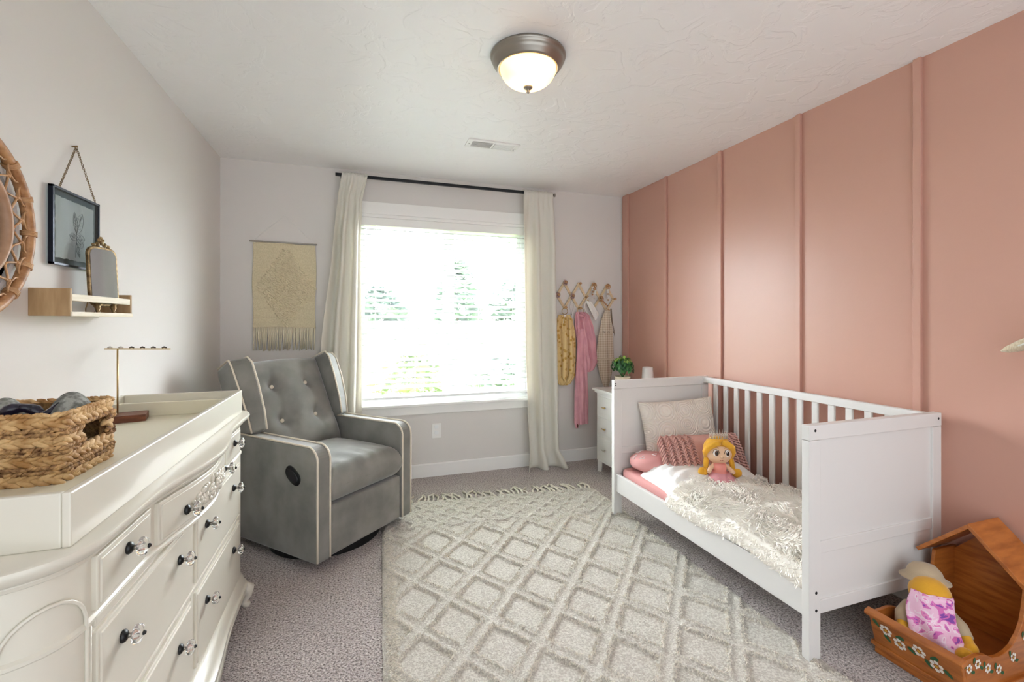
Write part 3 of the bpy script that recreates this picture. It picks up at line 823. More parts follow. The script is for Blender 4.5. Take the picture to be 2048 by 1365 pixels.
bc = MB().grid(60, 60, lambda u, v: bk_f(1 - u, v))
bco = bc.build('back_cushion', V, gl, smooth=True)
for bx, bh in BTN:
    u = (bx - AT + .005) / (CW - 2 * AT + .01); p = bk_f(u, bh / BH)
    MB().ell((0, 0, 0), .0135, .009, .0135, 14, 10).build('button', P_, bco, smooth=True).location = (p[0], p[1] - .006, p[2])
MB().prism([backpt(0, -.05, -.10)[1:], backpt(0, -.05, .0)[1:], backpt(0, BH - .012, .0)[1:], backpt(0, BH - .012, -.085)[1:]][::-1], AT - .01, CW - AT + .01, axis='x').build('back_frame', V, gl, bevel=.02, seg=3)
# wings
def wing(sx):
    w = MB()
    X = (lambda t: AT + .004 - t) if sx < 0 else (lambda t: CW - AT - .004 + t)
    # cross-sections up the wing: h, inner-front, outer-front, outer-back, inner-back as (t outward, d forward)
    rows = [(.165, .004, .115, .075, .085), (.27, .004, .14, .085, .105), (.43, .006, .155, .098, .115), (.56, .008, .155, .102, .11), (.605, .012, .13, .098, .09)]
    rings = []
    for h, ti, di, to, do in rows:
        rings.append([backpt(X(ti), h, di), backpt(X(to), h, do), backpt(X(to - .02), h, -.08), backpt(X(-.02), h, -.08)])
    vs = [p for r_ in rings for p in r_]; fs = []
    for i in range(len(rings) - 1):
        for j in range(4):
            f_ = (i * 4 + j, i * 4 + (j + 1) % 4, (i + 1) * 4 + (j + 1) % 4, (i + 1) * 4 + j)
            fs.append(f_ if sx > 0 else f_[::-1])
    t = (len(rings) - 1) * 4
    a, b_ = (3, 2, 1, 0), (t, t + 1, t + 2, t + 3)
    fs += [a, b_] if sx > 0 else [a[::-1], b_[::-1]]
    w.add(vs, fs)
    o = w.build('wing', V, gl, bevel=.014, seg=3)
    for j, back in ((0, 3), (1, 2)):
        pth = [rings[i][j] for i in range(len(rings))]
        pth = [tuple(lerp(pth[0][q], pth[1][q], 0) for q in range(3))] + pth[1:]
        e = rings[-1][back]
        pth.append(tuple(lerp(pth[-1][q], e[q], .12) + (.004 if q == 2 else 0) for q in range(3))); pth.append(tuple(lerp(pth[-2][q], e[q], .9) + (.004 if q == 2 else 0) for q in range(3)))
        MB().tube(pth, .0052, 8).build('piping', P_, o, smooth=True)
wing(-1); wing(1)
# recline lever on the near side
ra = math.radians(-32)
def oval(a, b_):
    pts = []
    for i in range(36):
        t = 2 * PI * i / 36
        p = a * math.copysign(abs(math.cos(t)) ** .8, math.cos(t)); q = b_ * math.copysign(abs(math.sin(t)) ** .8, math.sin(t))
        pts.append((.174 - (p * math.cos(ra) - q * math.sin(ra)), .478 + p * math.sin(ra) + q * math.cos(ra)))
    return pts[::-1]
lo_ = MB().prism(oval(.060, .038), -.006, .004, axis='x').build('lever_bezel', M_['blackp'], gl, bevel=.003)
MB().prism(oval(.046, .026), -.010, -.004, axis='x').build('lever', mat('lever_plastic', '17191e', .25), lo_, bevel=.003)
MB().cyl((CW / 2, .35, .0), (CW / 2, .35, .055), .31, n=48).build('swivel_base', M_['blackp'], gl, bevel=.006)
# ------------------------------------------------------------------ curtain rod and curtains
rd = thing('curtain_rod', 'slim black curtain rod above the window', 'curtain rod', (.7325, YF - .085, 2.372))
MB().box(-.893, .893, -.010, .010, -.011, .011).build('rod', M_['black'], rd, bevel=.002)
for x in (-.85, .87):
    MB().box(x - .008, x + .008, .008, .085, -.008, .006).build('bracket', M_['black'], rd, bevel=.001)
MB().box(.893, .905, -.012, .012, -.013, .013).build('end_cap', M_['nickel'], rd, bevel=.002)
def curtain(name_label, rows, nf, seed, ztop, pool=0):
    # rows: (z, xleft, xright, amp, y)
    t = thing('curtain', name_label, 'curtain', (lerp(rows[0][1], rows[0][2], .5), YF - .085, 0), group='cream window curtains')
    rnd = random.Random(seed); ph = [rnd.uniform(-.5, .5) for _ in range(40)]
    rr = sorted(rows)
    def f(u, v):
        z = lerp(rr[0][0], rr[-1][0], v)
        xl, xr, amp, y = spline(rr, z)
        w = u + .035 * math.sin(2 * PI * u * 2 + seed) + .012 * math.sin(z * 2.2 + seed + 5 * u)
        hz = max(0, (z - 2.1) / .29)
        fold = math.cos(2 * PI * nf * w) * (1 - .55 * hz)
        fold += hz * .55 * math.cos(2 * PI * (nf * 2.7) * u + 1) + .25 * math.cos(2 * PI * nf * .5 * u + seed)
        x = lerp(xl, xr, u) + .35 * amp * math.sin(4 * PI * nf * w) * .35
        yy = y - amp * fold
        if z > 2.32: yy = lerp(yy, y - .021 - .004 * fold, min(1, (z - 2.32) / .03))
        return (x, yy, z)
    MB().grid(120, 90, f).build('panel', M_['curtain'], t, smooth=True, solid=.003, world=True)
    z0 = ztop
    MB().grid(80, 8, lambda u, v: (lerp(rr[-1][1], rr[-1][2], u), YF - .085 - .021 * math.cos(PI * v) - .0015 * math.cos(40 * u), 2.374 + .019 * math.sin(PI * v) + .003 * math.cos(55 * u + 3 * v) * math.sin(PI * v))).build('rod_pocket', M_['curtain'], t, smooth=True, solid=.003, world=True)
Yc = YF - .085
curtain('cream linen curtain left of the window behind the recliner', [(.01, -.36, .03, .048, Yc - .02), (.53, -.32, .022, .045, Yc - .015), (1.06, -.262, .022, .042, Yc - .01), (1.9, -.175, .018, .034, Yc - .005), (2.2, -.145, .03, .018, Yc), (2.385, -.115, .069, .008, Yc)], 2.5, 2.0, 2.385)
curtain('cream linen curtain right of the window reaching the carpet beside the peg rack', [(.004, 1.345, 1.735, .055, Yc - .05), (.05, 1.36, 1.715, .05, Yc - .04), (.16, 1.375, 1.665, .032, Yc - .02), (.53, 1.355, 1.66, .040, Yc - .015), (1.02, 1.338, 1.655, .040, Yc - .01), (1.9, 1.335, 1.645, .032, Yc), (2.2, 1.335, 1.632, .018, Yc), (2.385, 1.337, 1.608, .008, Yc)], 2.3, .7, 2.385)
# ------------------------------------------------------------------ woven wall hanging
wx0, wx1, wz0, wz1 = -.722, -.302, 1.222, 1.842
wh = thing('wall_hanging', 'cream woven wool wall hanging with a shaggy diamond and fringe on the far wall', 'wall hanging', (-.512, YF, 1.45))
rnd = random.Random(5)
def whf(u, v):
    x = lerp(wx0 + .004 * math.sin(v * 9), wx1 - .004 * math.sin(v * 7), u); z = lerp(wz0, wz1, v)
    s = v * 9.2; h = .004 + .0045 * abs(math.sin(PI * s)) ** .5 + .0015 * math.sin(u * 170) * math.sin(v * 260)
    return (x, YF - .008 - h, z + .004 * math.sin(u * 5))
MB().grid(110, 130, whf).build('weave', M_['wool'], wh, smooth=True, solid=.006, world=True)
sg = MB(); cxw, czw = -.512, 1.525
for i in range(2100):
    u = rnd.uniform(-1, 1); v = rnd.uniform(-1, 1)
    if abs(u) + abs(v) > 1: continue
    x = cxw + u * .198; z = czw + v * .30
    a = rnd.uniform(-.5, .5); ln = rnd.uniform(.016, .028)
    p0 = Vector((x, YF - .018, z)); p1 = p0 + Vector((ln * .5 * math.cos(a), -.0055, ln * .5 * math.sin(a) - .003)); p2 = p0 + Vector((ln * math.cos(a), -.003, ln * math.sin(a) - .008))
    sg.tube([p0, p1, p2], [.003, .0038, .0026], 6)
sg.build('shaggy_diamond', mat('cream_wool_pile', 'dfd3b4', .95), wh, smooth=True, world=True)
fg = MB()
for i in range(62):
    x = lerp(wx0 + .004, wx1 - .004, i / 61); b = rnd.uniform(-.012, .012) + (i - 31) * -.0002
    L_ = rnd.uniform(.155, .172)
    fg.tube([(x, YF - .014, wz0 + .006), (x + b * .4, YF - .016 - rnd.uniform(0, .006), wz0 - L_ * .5), (x + b - .004, YF - .013, wz0 - L_)], [.0034, .0036, .0026], 5)
fg.build('fringe', M_['rope'], wh, smooth=True, world=True)
MB().cyl((-.742, YF - .014, 1.853), (-.292, YF - .014, 1.847), .006, n=12).build('dowel', mat('grey_dowel', 'a8a39b', .6), wh, smooth=True, world=True)
MB().tube([(-.722, YF - .012, 1.855), (-.513, YF - .006, 2.056), (-.310, YF - .012, 1.852)], .0013, 5).build('hanging_string', M_['trim'], wh, world=True)
# ------------------------------------------------------------------ accordion peg rack and what hangs on it
pr = thing('peg_rack', 'accordion wooden peg rack on the far wall beside the pink wall', 'peg rack', (1.97, YF, 1.5))
dz_ = lambda x: -.055 * (x - 1.686) / .575 * .55
mids = [1.686 + .144 * i for i in range(5)]; tops = [1.758 + .144 * i for i in range(4)]
PT = lambda x, z: (x, z + dz_(x))
topn = [PT(x, 1.622) for x in tops]; midn = [PT(x, 1.506) for x in mids]; botn = [PT(x, 1.396) for x in tops]
def slat(a, b, y):
    d = Vector((b[0] - a[0], 0, b[1] - a[1])); L_ = d.length; ang = math.atan2(d.z, d.x)
    Mx = Matrix.Translation((a[0], y, a[1])) @ Matrix.Rotation(-ang, 4, 'Y')
    MB().prism(rrect(-.011, L_ + .011, -.011, .011, .0105, 4), -.004, .004, Mx, axis='y').build('slat', M_['oak'], pr, bevel=.0012, world=True)
for i in range(4):
    slat(midn[i], topn[i], YF - .016); slat(midn[i + 1], botn[i], YF - .016)
    slat(topn[i], midn[i + 1], YF - .008); slat(botn[i], midn[i], YF - .008)
def peg(x, z):
    Mx = Matrix.Translation((x, YF - .018, z)) @ Matrix.Rotation(PI / 2, 4, 'X') @ Matrix.Scale(.9, 4)
    MB().lathe([(0, 0), (.006, 0), (.0055, .022), (.0125, .030), (.0135, .036), (.011, .043), (0, .045)], 16, Mx).build('peg', M_['rattan2'], pr, smooth=True, world=True)
for p in topn + midn + botn: peg(*p)
def bundle(mb, rows, n, amp, y0, seed=0, nv=60, nu=90):
    # closed hanging cloth: rows (z, cx, half width, half depth)
    rr = sorted(rows)
    def f(u, v):
        z = lerp(rr[0][0], rr[-1][0], v); cx, hw, hd = spline(rr, z)
        a = 2 * PI * u
        rp_ = 1 + amp * math.cos(n * a + seed + .8 * math.sin(3 * z * 4 + seed)) + .4 * amp * math.cos(2 * n * a + 9 * z)
        return (cx + hw * math.cos(a) * (1 + .2 * (rp_ - 1)), y0 + hd * math.sin(a) * rp_, z)
    mb.grid(nu, nv, f, closed_u=True)
    for v, fl in ((0, True), (1, False)):
        idx = len(mb.v); pts = [f(i / nu, v) for i in range(nu)]
        mb.v += [Vector(p) for p in pts]; mb.f.append(tuple(range(idx, idx + nu))[::-1] if fl else tuple(range(idx, idx + nu))); mb.m.append(mb.mi)
    return mb
yh = YF - .052
# mustard printed sling
mu = mat('mustard_print', 'c39a52', .85, bump=.2, bscale=300, bdist=.002)
N, L, b = nodes(mu)
tc = N.new('ShaderNodeTexCoord'); vo = N.new('ShaderNodeTexVoronoi'); vo.inputs['Scale'].default_value = 26
r = N.new('ShaderNodeValToRGB'); r.color_ramp.elements[0].position = .26; r.color_ramp.elements[0].color = lin('b98f42'); r.color_ramp.elements[1].position = .42; r.color_ramp.elements[1].color = lin('d9bd86')
L.new(tc.outputs['Object'], vo.inputs['Vector']); L.new(vo.outputs['Distance'], r.inputs['Fac']); L.new(r.outputs['Color'], b.inputs['Base Color'])
t = thing('baby_sling', 'mustard patterned baby sling hanging by a ring from the leftmost lower peg', 'baby sling', (1.75, yh, 1.05))
m_ = MB()
bundle(m_, [(.70, 1.735, .035, .016), (.715, 1.738, .06, .03), (.78, 1.75, .083, .036), (.95, 1.753, .086, .034), (1.15, 1.752, .084, .032), (1.28, 1.745, .072, .028), (1.325, 1.742, .050, .02)], 7, .5, yh, 1)
m_.build('sling_cloth', mu, t, smooth=True, world=True)
m_ = MB()
for s_ in (-1, 1):
    m_.tube([(1.752 + s_ * .022, yh - .034, 1.30), (1.756 + s_ * .028, yh - .042, 1.1), (1.756 + s_ * .035, yh - .044, .88), (1.745 + s_ * .03, yh - .043, .77), (1.74 + s_ * .006, yh - .038, .735)], [.012, .018, .022, .018, .012], 10)
m_.build('cloth_fold', mu, t, smooth=True, world=True)
MB().tube([(1.742 + .028 * math.cos(a), yh - .004, 1.358 + .028 * math.sin(a) - .0) for a in [2 * PI * i / 24 for i in range(24)]], .003, 6, True).build('ring', M_['brass'], t, smooth=True, world=True)
MB().prism([(1.712, 1.245), (1.732, 1.245), (1.742, 1.325), (1.722, 1.325)], yh - .0335, yh - .032, axis='y').build('care_label', M_['trim'], t, world=True)
# pink sling with long tail
pk = mat('dusty_pink_linen', 'dba2ab', .85, bump=.2, bscale=350, bdist=.002, col2='d097a1', cscale=14)
t = thing('baby_sling', 'dusty pink baby sling with a long tail hanging from the peg rack', 'baby sling', (1.92, yh, .95))
m_ = MB()
bundle(m_, [(.81, 1.965, .03, .014), (.83, 1.975, .055, .028), (.90, 1.985, .075, .036), (1.05, 1.965, .083, .036), (1.22, 1.935, .082, .034), (1.32, 1.918, .066, .030), (1.352, 1.905, .045, .02)], 8, .55, yh, 2)
m_.build('sling_cloth', pk, t, smooth=True, world=True)
m_ = MB()
bundle(m_, [(.345, 1.905, .06, .010), (.5, 1.9, .062, .012), (.75, 1.895, .058, .016), (1.0, 1.895, .045, .018), (1.2, 1.9, .035, .012)], 6, .4, yh - .028, 3)
m_.build('tail', pk, t, smooth=True, world=True)
m_ = MB(); bundle(m_, [(.315, 1.85, .012, .004), (.36, 1.846, .022, .006), (.6, 1.85, .024, .009), (.8, 1.86, .02, .008)], 4, .3, yh - .03, 1)
m_.build('tail_corner', pk, t, smooth=True, world=True)
MB().prism([(1.842, .335), (1.853, .318), (1.858, .345), (1.845, .36)], yh - .04, yh - .0375, axis='y').build('leather_tab', mat('brown_leather', '6b3a28', .5), t, world=True)
MB().tube([(1.896 + .028 * math.cos(a), yh - .006, 1.366 + .028 * math.sin(a)) for a in [2 * PI * i / 24 for i in range(24)]], .003, 6, True).build('ring', M_['brass'], t, smooth=True, world=True)
MB().tube([(1.865, yh - .034, 1.325), (1.895, yh - .04, 1.318), (1.905, yh - .042, 1.30), (1.925, yh - .04, 1.325), (1.89, yh - .036, 1.34)], [.006, .012, .01, .012, .006], 8).build('knot', pk, t, smooth=True, world=True)
# white lace bonnet
la = mat('white_lace', 'e9e5df', .9, bump=.7, bscale=140, bdist=.004)
t = thing('bonnet', 'white lace bonnet hanging from the peg between the pink sling and the apron', 'bonnet', (1.985, yh, 1.38))
def bon(u, v):
    c = [(1.945, 1.455), (2.005, 1.45), (2.085, 1.335), (2.045, 1.272)]
    x = lerp(lerp(c[3][0], c[2][0], u), lerp(c[0][0], c[1][0], u), v); z = lerp(lerp(c[3][1], c[2][1], u), lerp(c[0][1], c[1][1], u), v)
    return x, z, math.sin(PI * u) * math.sin(PI * v)
m_ = MB()
m_.grid(26, 26, lambda u, v: (bon(u, v)[0], yh - .012 - .022 * bon(u, v)[2] ** .5 + .004 * math.sin(14 * u), bon(u, v)[1]))
m_.grid(26, 26, lambda u, v: (bon(1 - u, v)[0], yh - .010 + .016 * bon(1 - u, v)[2] ** .5, bon(1 - u, v)[1]))
m_.build('lace_cap', la, t, smooth=True, world=True)
MB().tube([(2.04, yh - .01, 1.55 - .075), (1.975, yh - .008, 1.488), (1.948, yh - .012, 1.45), (1.93, yh - .015, 1.40), (1.955, yh - .02, 1.34)], .004, 6).build('tie', la, t, smooth=True, world=True)
# gingham apron
gi = mat('beige_gingham', 'c2b29c', .85)
N, L, b = nodes(gi)
tc = N.new('ShaderNodeTexCoord'); sx = N.new('ShaderNodeSeparateXYZ'); L.new(tc.outputs['Object'], sx.inputs[0])
outs = []
for ax in ('X', 'Z'):
    mm = N.new('ShaderNodeMath'); mm.operation = 'MULTIPLY'; mm.inputs[1].default_value = 1 / .022
    fr = N.new('ShaderNodeMath'); fr.operation = 'FRACT'; gt = N.new('ShaderNodeMath'); gt.operation = 'GREATER_THAN'; gt.inputs[1].default_value = .5
    L.new(sx.outputs[ax], mm.inputs[0]); L.new(mm.outputs[0], fr.inputs[0]); L.new(fr.outputs[0], gt.inputs[0]); outs.append(gt)
ad = N.new('ShaderNodeMath'); ad.operation = 'ADD'; L.new(outs[0].outputs[0], ad.inputs[0]); L.new(outs[1].outputs[0], ad.inputs[1])
hf = N.new('ShaderNodeMath'); hf.operation = 'MULTIPLY'; hf.inputs[1].default_value = .5; L.new(ad.outputs[0], hf.inputs[0])
r = N.new('ShaderNodeValToRGB'); r.color_ramp.elements[0].color = lin('d2c6b3'); r.color_ramp.elements[1].color = lin('b5a48e')
L.new(hf.outputs[0], r.inputs['Fac']); L.new(r.outputs['Color'], b.inputs['Base Color'])
t = thing('apron', 'beige gingham child apron hanging from the rightmost lower peg', 'apron', (2.17, yh, 1.0))
m_ = MB()
bundle(m_, [(.665, 2.165, .022, .008), (.70, 2.16, .038, .012), (.80, 2.155, .066, .016), (.925, 2.148, .094, .02), (1.1, 2.155, .078, .02), (1.28, 2.165, .052, .016), (1.372, 2.174, .022, .01)], 5, .18, yh, 2)
m_.build('apron_cloth', gi, t, smooth=True, world=True)
m_ = MB()
bundle(m_, [(.918, 2.148, .088, .004), (.922, 2.148, .094, .005), (.928, 2.148, .092, .004)], 5, .1, yh - .02, 2, 6)
m_.build('hem', mat('apron_hem', 'cdbfa9', .85), t, smooth=True, world=True)
MB().tube([(2.205, yh - .012, 1.385), (2.212, yh - .014, 1.30), (2.222, yh - .016, 1.235), (2.235, yh - .016, 1.185), (2.232, yh - .016, 1.165), (2.238, yh - .016, 1.16), (2.244, yh - .014, 1.13)], [.007, .006, .004, .003, .006, .003, .002], 6).build('strap', mat('strap_brown', '7d6b57', .8), t, smooth=True, world=True)
lt = MB(); x = 2.118
for i, g in enumerate('mumpps'):     # small stitched lettering, only its strokes can be made out
    z = 1.165 - .0012 * i; yy = yh - .0215 + .004 * abs(i - 2.5) / 2.5
    st = {'m': [(0, 0, 0, .014), (0, .014, .004, .004), (.004, .004, .008, .014), (.008, .014, .008, 0)], 'u': [(0, .014, 0, .002), (0, .002, .007, .002), (.007, .002, .007, .014)],
          'p': [(.001, 0, .004, .016), (.004, .016, .009, .013), (.009, .013, .003, .008)], 's': [(.008, .014, .001, .010), (.001, .010, .007, .005), (.007, .005, 0, .001)]}[g]
    for (xa, za, xb, zb) in st: lt.tube([(x + xa, yy, z + za), (x + xb, yy, z + zb)], .0010, 4)
    x += .0125
lt.build('stitched_lettering', mat('dark_thread', '4b4038', .9), t, world=True)
# bead strings
wb = mat('white_bead', 'ece9e6', .3); nb_ = mat('wood_bead', 'b98a63', .5)
def beads(lb, pts, r_, m1, group=None):
    t = thing('bead_string', lb, 'bead string', pts[0], group=group)
    MB().tube(pts, .0012, 4).build('cord', M_['trim'], t, world=True)
    for i, p in enumerate(pts):
        MB().ell(p, r_, r_, r_, 12, 8).build('bead', m1 if i % 4 else nb_, t, smooth=True, world=True)
rnd = random.Random(9)
yb_ = YF - .045
c3, c4, m4 = topn[2], topn[3], midn[3]
beads('cluster of small white beads hanging from the third upper peg', [(c3[0] + rnd.uniform(-.028, .024), yb_ - rnd.uniform(0, .012), c3[1] - .018 - .006 * i) for i in range(13)], .0085, wb)
beads('straight string of white beads hanging from the rightmost upper peg', [(c4[0] - .004 + .002 * math.sin(i), yb_, c4[1] - .022 - .0135 * i) for i in range(9)], .0078, wb)
beads('short string of wooden beads hanging from the middle peg right of the bonnet', [(m4[0] + .006 + .0135 * i, yb_, m4[1] - .022 - .012 * i) for i in range(5)], .0085, nb_)
def wring(c, lb):
    o = MB().tube([(c[0] + .022 * math.cos(a), yb_ + .004, c[1] - .006 + .022 * math.sin(a)) for a in [2 * PI * i / 24 for i in range(24)]], .0042, 8, True).build('wooden_ring', M_['rattan2'], None, smooth=True)
    tag(o, lb, 'ring')
wring(c3, 'wooden teether ring round the third upper peg'); wring(c4, 'wooden teether ring round the rightmost upper peg'); wring(m4, 'wooden teether ring round the middle peg above the wooden beads')
# necklaces on the left pegs
for (c, lb) in ((midn[1], 'thin grey necklace hanging from the peg between the two slings'),):
    t = thing('necklace', lb, 'necklace', (c[0], YF - .03, c[1]))
    MB().tube([(c[0] - .003, YF - .036, c[1]), (c[0] - .024, YF - .02, c[1] - .10), (c[0] - .006, YF - .02, c[1] - .165), (c[0] + .016, YF - .02, c[1] - .10), (c[0] + .003, YF - .036, c[1])], .0012, 5).build('chain', M_['nickel'], t, smooth=True, world=True)
    MB().ell((c[0] - .006, YF - .022, c[1] - .168), .006, .004, .009, 10, 8).build('pendant', M_['nickel'], t, smooth=True, world=True)
scr = mat('mauve_satin', 'a98b88', .45)
for c, lb in ((midn[0], 'mauve hair scrunchie on the leftmost middle peg'), (midn[1], 'mauve hair scrunchie on the second middle peg'), (topn[0], 'mauve hair scrunchie on the leftmost upper peg')):
    o = MB().tube([(c[0] + .015 * math.cos(a), YF - .036 - .004 * math.sin(3 * a), c[1] - .004 + .018 * math.sin(a)) for a in [2 * PI * i / 26 for i in range(26)]], [.0072 + .0016 * (-1) ** i for i in range(26)], 8, True).build('hair_scrunchie', scr, None, smooth=True)
    tag(o, lb, 'hair scrunchie', 'scrunchies on the peg rack')
# ------------------------------------------------------------------ toddler crib
W_ = M_['white']
CX0, CX1, CY0, CY1 = 1.575, 2.332, 1.235, 2.612
cb = thing('toddler_crib', 'white wooden toddler crib with one open side along the pink wall', 'crib', ((CX0 + CX1) / 2, (CY0 + CY1) / 2, 0))
hole = mat('dark_hole', '1b1a19', .8)
def end_panel(y0, y1, face):
    yc = (y0 + y1) / 2
    for x0, x1, zb in ((CX0, CX0 + .058, .013), (CX1 - .055, CX1, 0)):
        MB().box(x0, x1, y0, y1, zb, .828).build('post', W_, cb, bevel=.002, world=True)
    MB().box(CX0, CX1, y0 - .001, y1 + .001, .829, .885).build('top_rail', W_, cb, bevel=.003, world=True)
    for z0, z1 in ((.402, .448), (.178, .228)):
        MB().box(CX0 + .058, CX1 - .055, y0 + .003, y1 - .003, z0, z1).build('cross_rail', W_, cb, bevel=.002, world=True)
    MB().box(CX0 + .058, CX1 - .055, yc - .006, yc + .006, .20, .83).build('end_board', W_, cb, world=True)
    ys = y0 if face < 0 else y1
    for x, z in ((CX0 + .03, .865), (CX1 - .02, .862), (CX0 + .035, .262), (CX0 + .035, .196)):
        MB().cyl((x, ys + face * .0012, z), (x, ys - face * .004, z), .0055, n=14).build('bolt_hole', hole, cb, world=True)
end_panel(CY0, CY0 + .03, -1); end_panel(CY1 - .03, CY1, 1)
for z in (.864, .852):
    MB().cyl((CX0 + .012, CY1 - .0312, z), (CX0 + .012, CY1 - .026, z), .0045, n=12).build('bolt_hole', hole, cb, world=True)
MB().box(1.588, 1.610, CY0 + .03, CY1 - .03, .163, .278).build('front_rail', W_, cb, bevel=.003, world=True)
MB().box(2.283, 2.312, CY0 + .03, CY1 - .03, .842, .882).build('back_rail', W_, cb, bevel=.003, world=True)
MB().box(2.285, 2.310, CY0 + .03, CY1 - .03, .165, .25).build('back_rail', W_, cb, bevel=.003, world=True)
for i in range(14):
    y = 2.475 - .0885 * i
    MB().prism(rrect(2.291, 2.305, y - .018, y + .018, .005, 3), .249, .843).build('bar', W_, cb, world=True)
MB().box(1.612, 2.282, CY0 + .03, CY1 - .03, .185, .20).build('mattress_base', W_, cb, world=True)
pinkfab = mat('pink_print_cotton', 'd59a97', .9, bump=.15, bscale=300, bdist=.002)
mt = thing('crib_mattress', 'crib mattress in a pink sheet under the bedding', 'mattress', (1.945, 1.92, .20))
MB().prism(rrect(1.618, 2.278, CY0 + .04, CY1 - .04, .04, 5), .20, .315).build('mattress', pinkfab, mt, bevel=.02, seg=4, world=True)
# pillows
def pillow(mb, w, h, t, n=34, sag=0, seed=0, pinch=.06):
    def f(u, v, s):
        a, b_ = 2 * u - 1, 2 * v - 1
        e = (1 - a ** 4) * (1 - b_ ** 4)
        k = 1 - pinch * (1 - abs(a) ** 2) * (abs(b_) ** 3); k2 = 1 - pinch * (1 - abs(b_) ** 2) * (abs(a) ** 3)
        d = t * .5 * max(0, e) ** .55 * (1 + .10 * nz(a * 2, b_ * 2, seed))
        return (a * w / 2 * k2, s * d, b_ * h / 2 * k - sag * d)
    c = lambda q: .5 - .5 * math.cos(PI * q)
    mb.grid(n, n, lambda u, v: f(c(u), c(v), -1)); mb.grid(n, n, lambda u, v: f(1 - c(u), c(v), 1))
    return mb
qm = mat('cream_quilted_cotton', 'ebe3d8', .9)
N, L, b = nodes(qm)
tc = N.new('ShaderNodeTexCoord'); vo = N.new('ShaderNodeTexVoronoi'); vo.inputs['Scale'].default_value = 8; vo.inputs['Randomness'].default_value = .35
mm = N.new('ShaderNodeMath'); mm.operation = 'MULTIPLY'; mm.inputs[1].default_value = 62
si = N.new('ShaderNodeMath'); si.operation = 'SINE'; q = N.new('ShaderNodeBump'); q.inputs['Strength'].default_value = .55; q.inputs['Distance'].default_value = .006
mp = N.new('ShaderNodeMapping'); mp.inputs['Scale'].default_value = (1, .02, 1)
L.new(tc.outputs['Object'], mp.inputs['Vector']); L.new(mp.outputs['Vector'], vo.inputs['Vector']); L.new(vo.outputs['Distance'], mm.inputs[0]); L.new(mm.outputs[0], si.inputs[0]); L.new(si.outputs[0], q.inputs['Height']); L.new(q.outputs['Normal'], b.inputs['Normal'])
t = pillow(MB(), .52, .42, .13, seed=1).build('quilted_pillow', qm, None, smooth=True)
t.location = (2.005, 2.475, .545); t.rotation_euler = (math.radians(-14), math.radians(-3), math.radians(-10))
tag(t, 'large cream quilted pillow leaning in the back corner of the crib', 'pillow')
t = thing('toddler_pillow', 'flat pink pillow with white triangle outlines at the head of the crib', 'pillow', (1.86, 2.44, .375))
pb_ = MB().ell((0, 0, 0), .225, .145, .068, 40, 24, fn=lambda q: Vector((math.copysign(abs(q.x) ** .72, q.x), math.copysign(abs(q.y) ** .72, q.y), math.copysign(abs(q.z) ** .8, q.z) * (1 + .08 * nz(q.x * 2, q.y * 2, 4))))).build('cushion', pinkfab, t, smooth=True); pb_.rotation_euler = (-.10, .03, 0)
tm = MB(); rnd = random.Random(8)
from mathutils.bvhtree import BVHTree
bpy.context.view_layer.update()
dg = bpy.context.evaluated_depsgraph_get()
bv = BVHTree.FromObject(pb_, dg); mw = Matrix.Translation(t.location) @ pb_.matrix_basis
for (x, y) in ((1.665, 2.40), (1.70, 2.50), (1.735, 2.375), (1.79, 2.48), (1.85, 2.40), (1.70, 2.33), (1.65, 2.47), (1.76, 2.54)):
    a0 = rnd.uniform(0, 2); pts = []
    for k in range(3):
        p = Vector((x + .017 * math.cos(a0 + k * 2.094), y + .017 * math.sin(a0 + k * 2.094), .6))
        lo, di = mw.inverted() @ p, (mw.inverted().to_3x3() @ Vector((0, 0, -1)))
        hit = bv.ray_cast(lo, di)
        if hit[0] is None: break
        pts.append(mw @ hit[0] + Vector((0, 0, .0035)))
    if len(pts) == 3: tm.tube(pts, .0022, 5, True)
tm.build('triangle_print', mat('white_print', 'f0eceb', .9), t, world=True)
# pillow with fringe
fp = mat('dusty_rose_knit', 'd6a79d', .95, bump=.4, bscale=220, bdist=.003)
t = thing('fringed_pillow', 'dusty pink fringed lumbar pillow in front of the quilted pillow', 'pillow', (2.005, 2.275, .440), rz=math.radians(-8))
Mp = Matrix.Rotation(math.radians(-32), 4, 'X')
c_ = pillow(MB(), .50, .27, .12, seed=5, pinch=.03).build('cushion', fp, t, smooth=True); c_.matrix_basis = Mp
rnd = random.Random(2)
def face(a, b_):
    e = max(0, (1 - a ** 4) * (1 - b_ ** 4)); return -.06 * e ** .55
for side in (-1, 1):
    fr = MB()
    for ci, a in enumerate((.34, .50, .66, .82, .97)):
        for j in range(15):
            b_ = lerp(.98, -.90, j / 14)
            for s in (-1, 1):
                x0 = side * a * .25; z0 = b_ * .135
                x1 = x0 + s * .024 + side * .006; z1 = z0 - .040
                q0 = (x0, face(side * a, b_) - .004, z0); qm_ = ((x0 + x1) / 2 + s * .004, face(side * a, b_) - .019, (z0 + z1) / 2 + .004)
                q1 = (x1 + rnd.uniform(-.004, .004), face(max(-1, min(1, x1 / .25)), max(-1, min(1, z1 / .135))) - .006, z1 + rnd.uniform(-.006, .002))
                fr.tube([q0, qm_, q1], [.0046, .0056, .0028], 5)
    for j in range(34):
        x0 = side * .25; z0 = lerp(.125, -.13, j / 33)
        fr.tube([(x0 - side * .006, 0, z0), (x0 + side * .012, -.008, z0 - .012), (x0 + side * rnd.uniform(.014, .03), rnd.uniform(-.012, 0), z0 - rnd.uniform(.03, .05))], [.0036, .004, .002], 5)
    fr.build('fringe', fp, t, smooth=True).matrix_basis = Mp
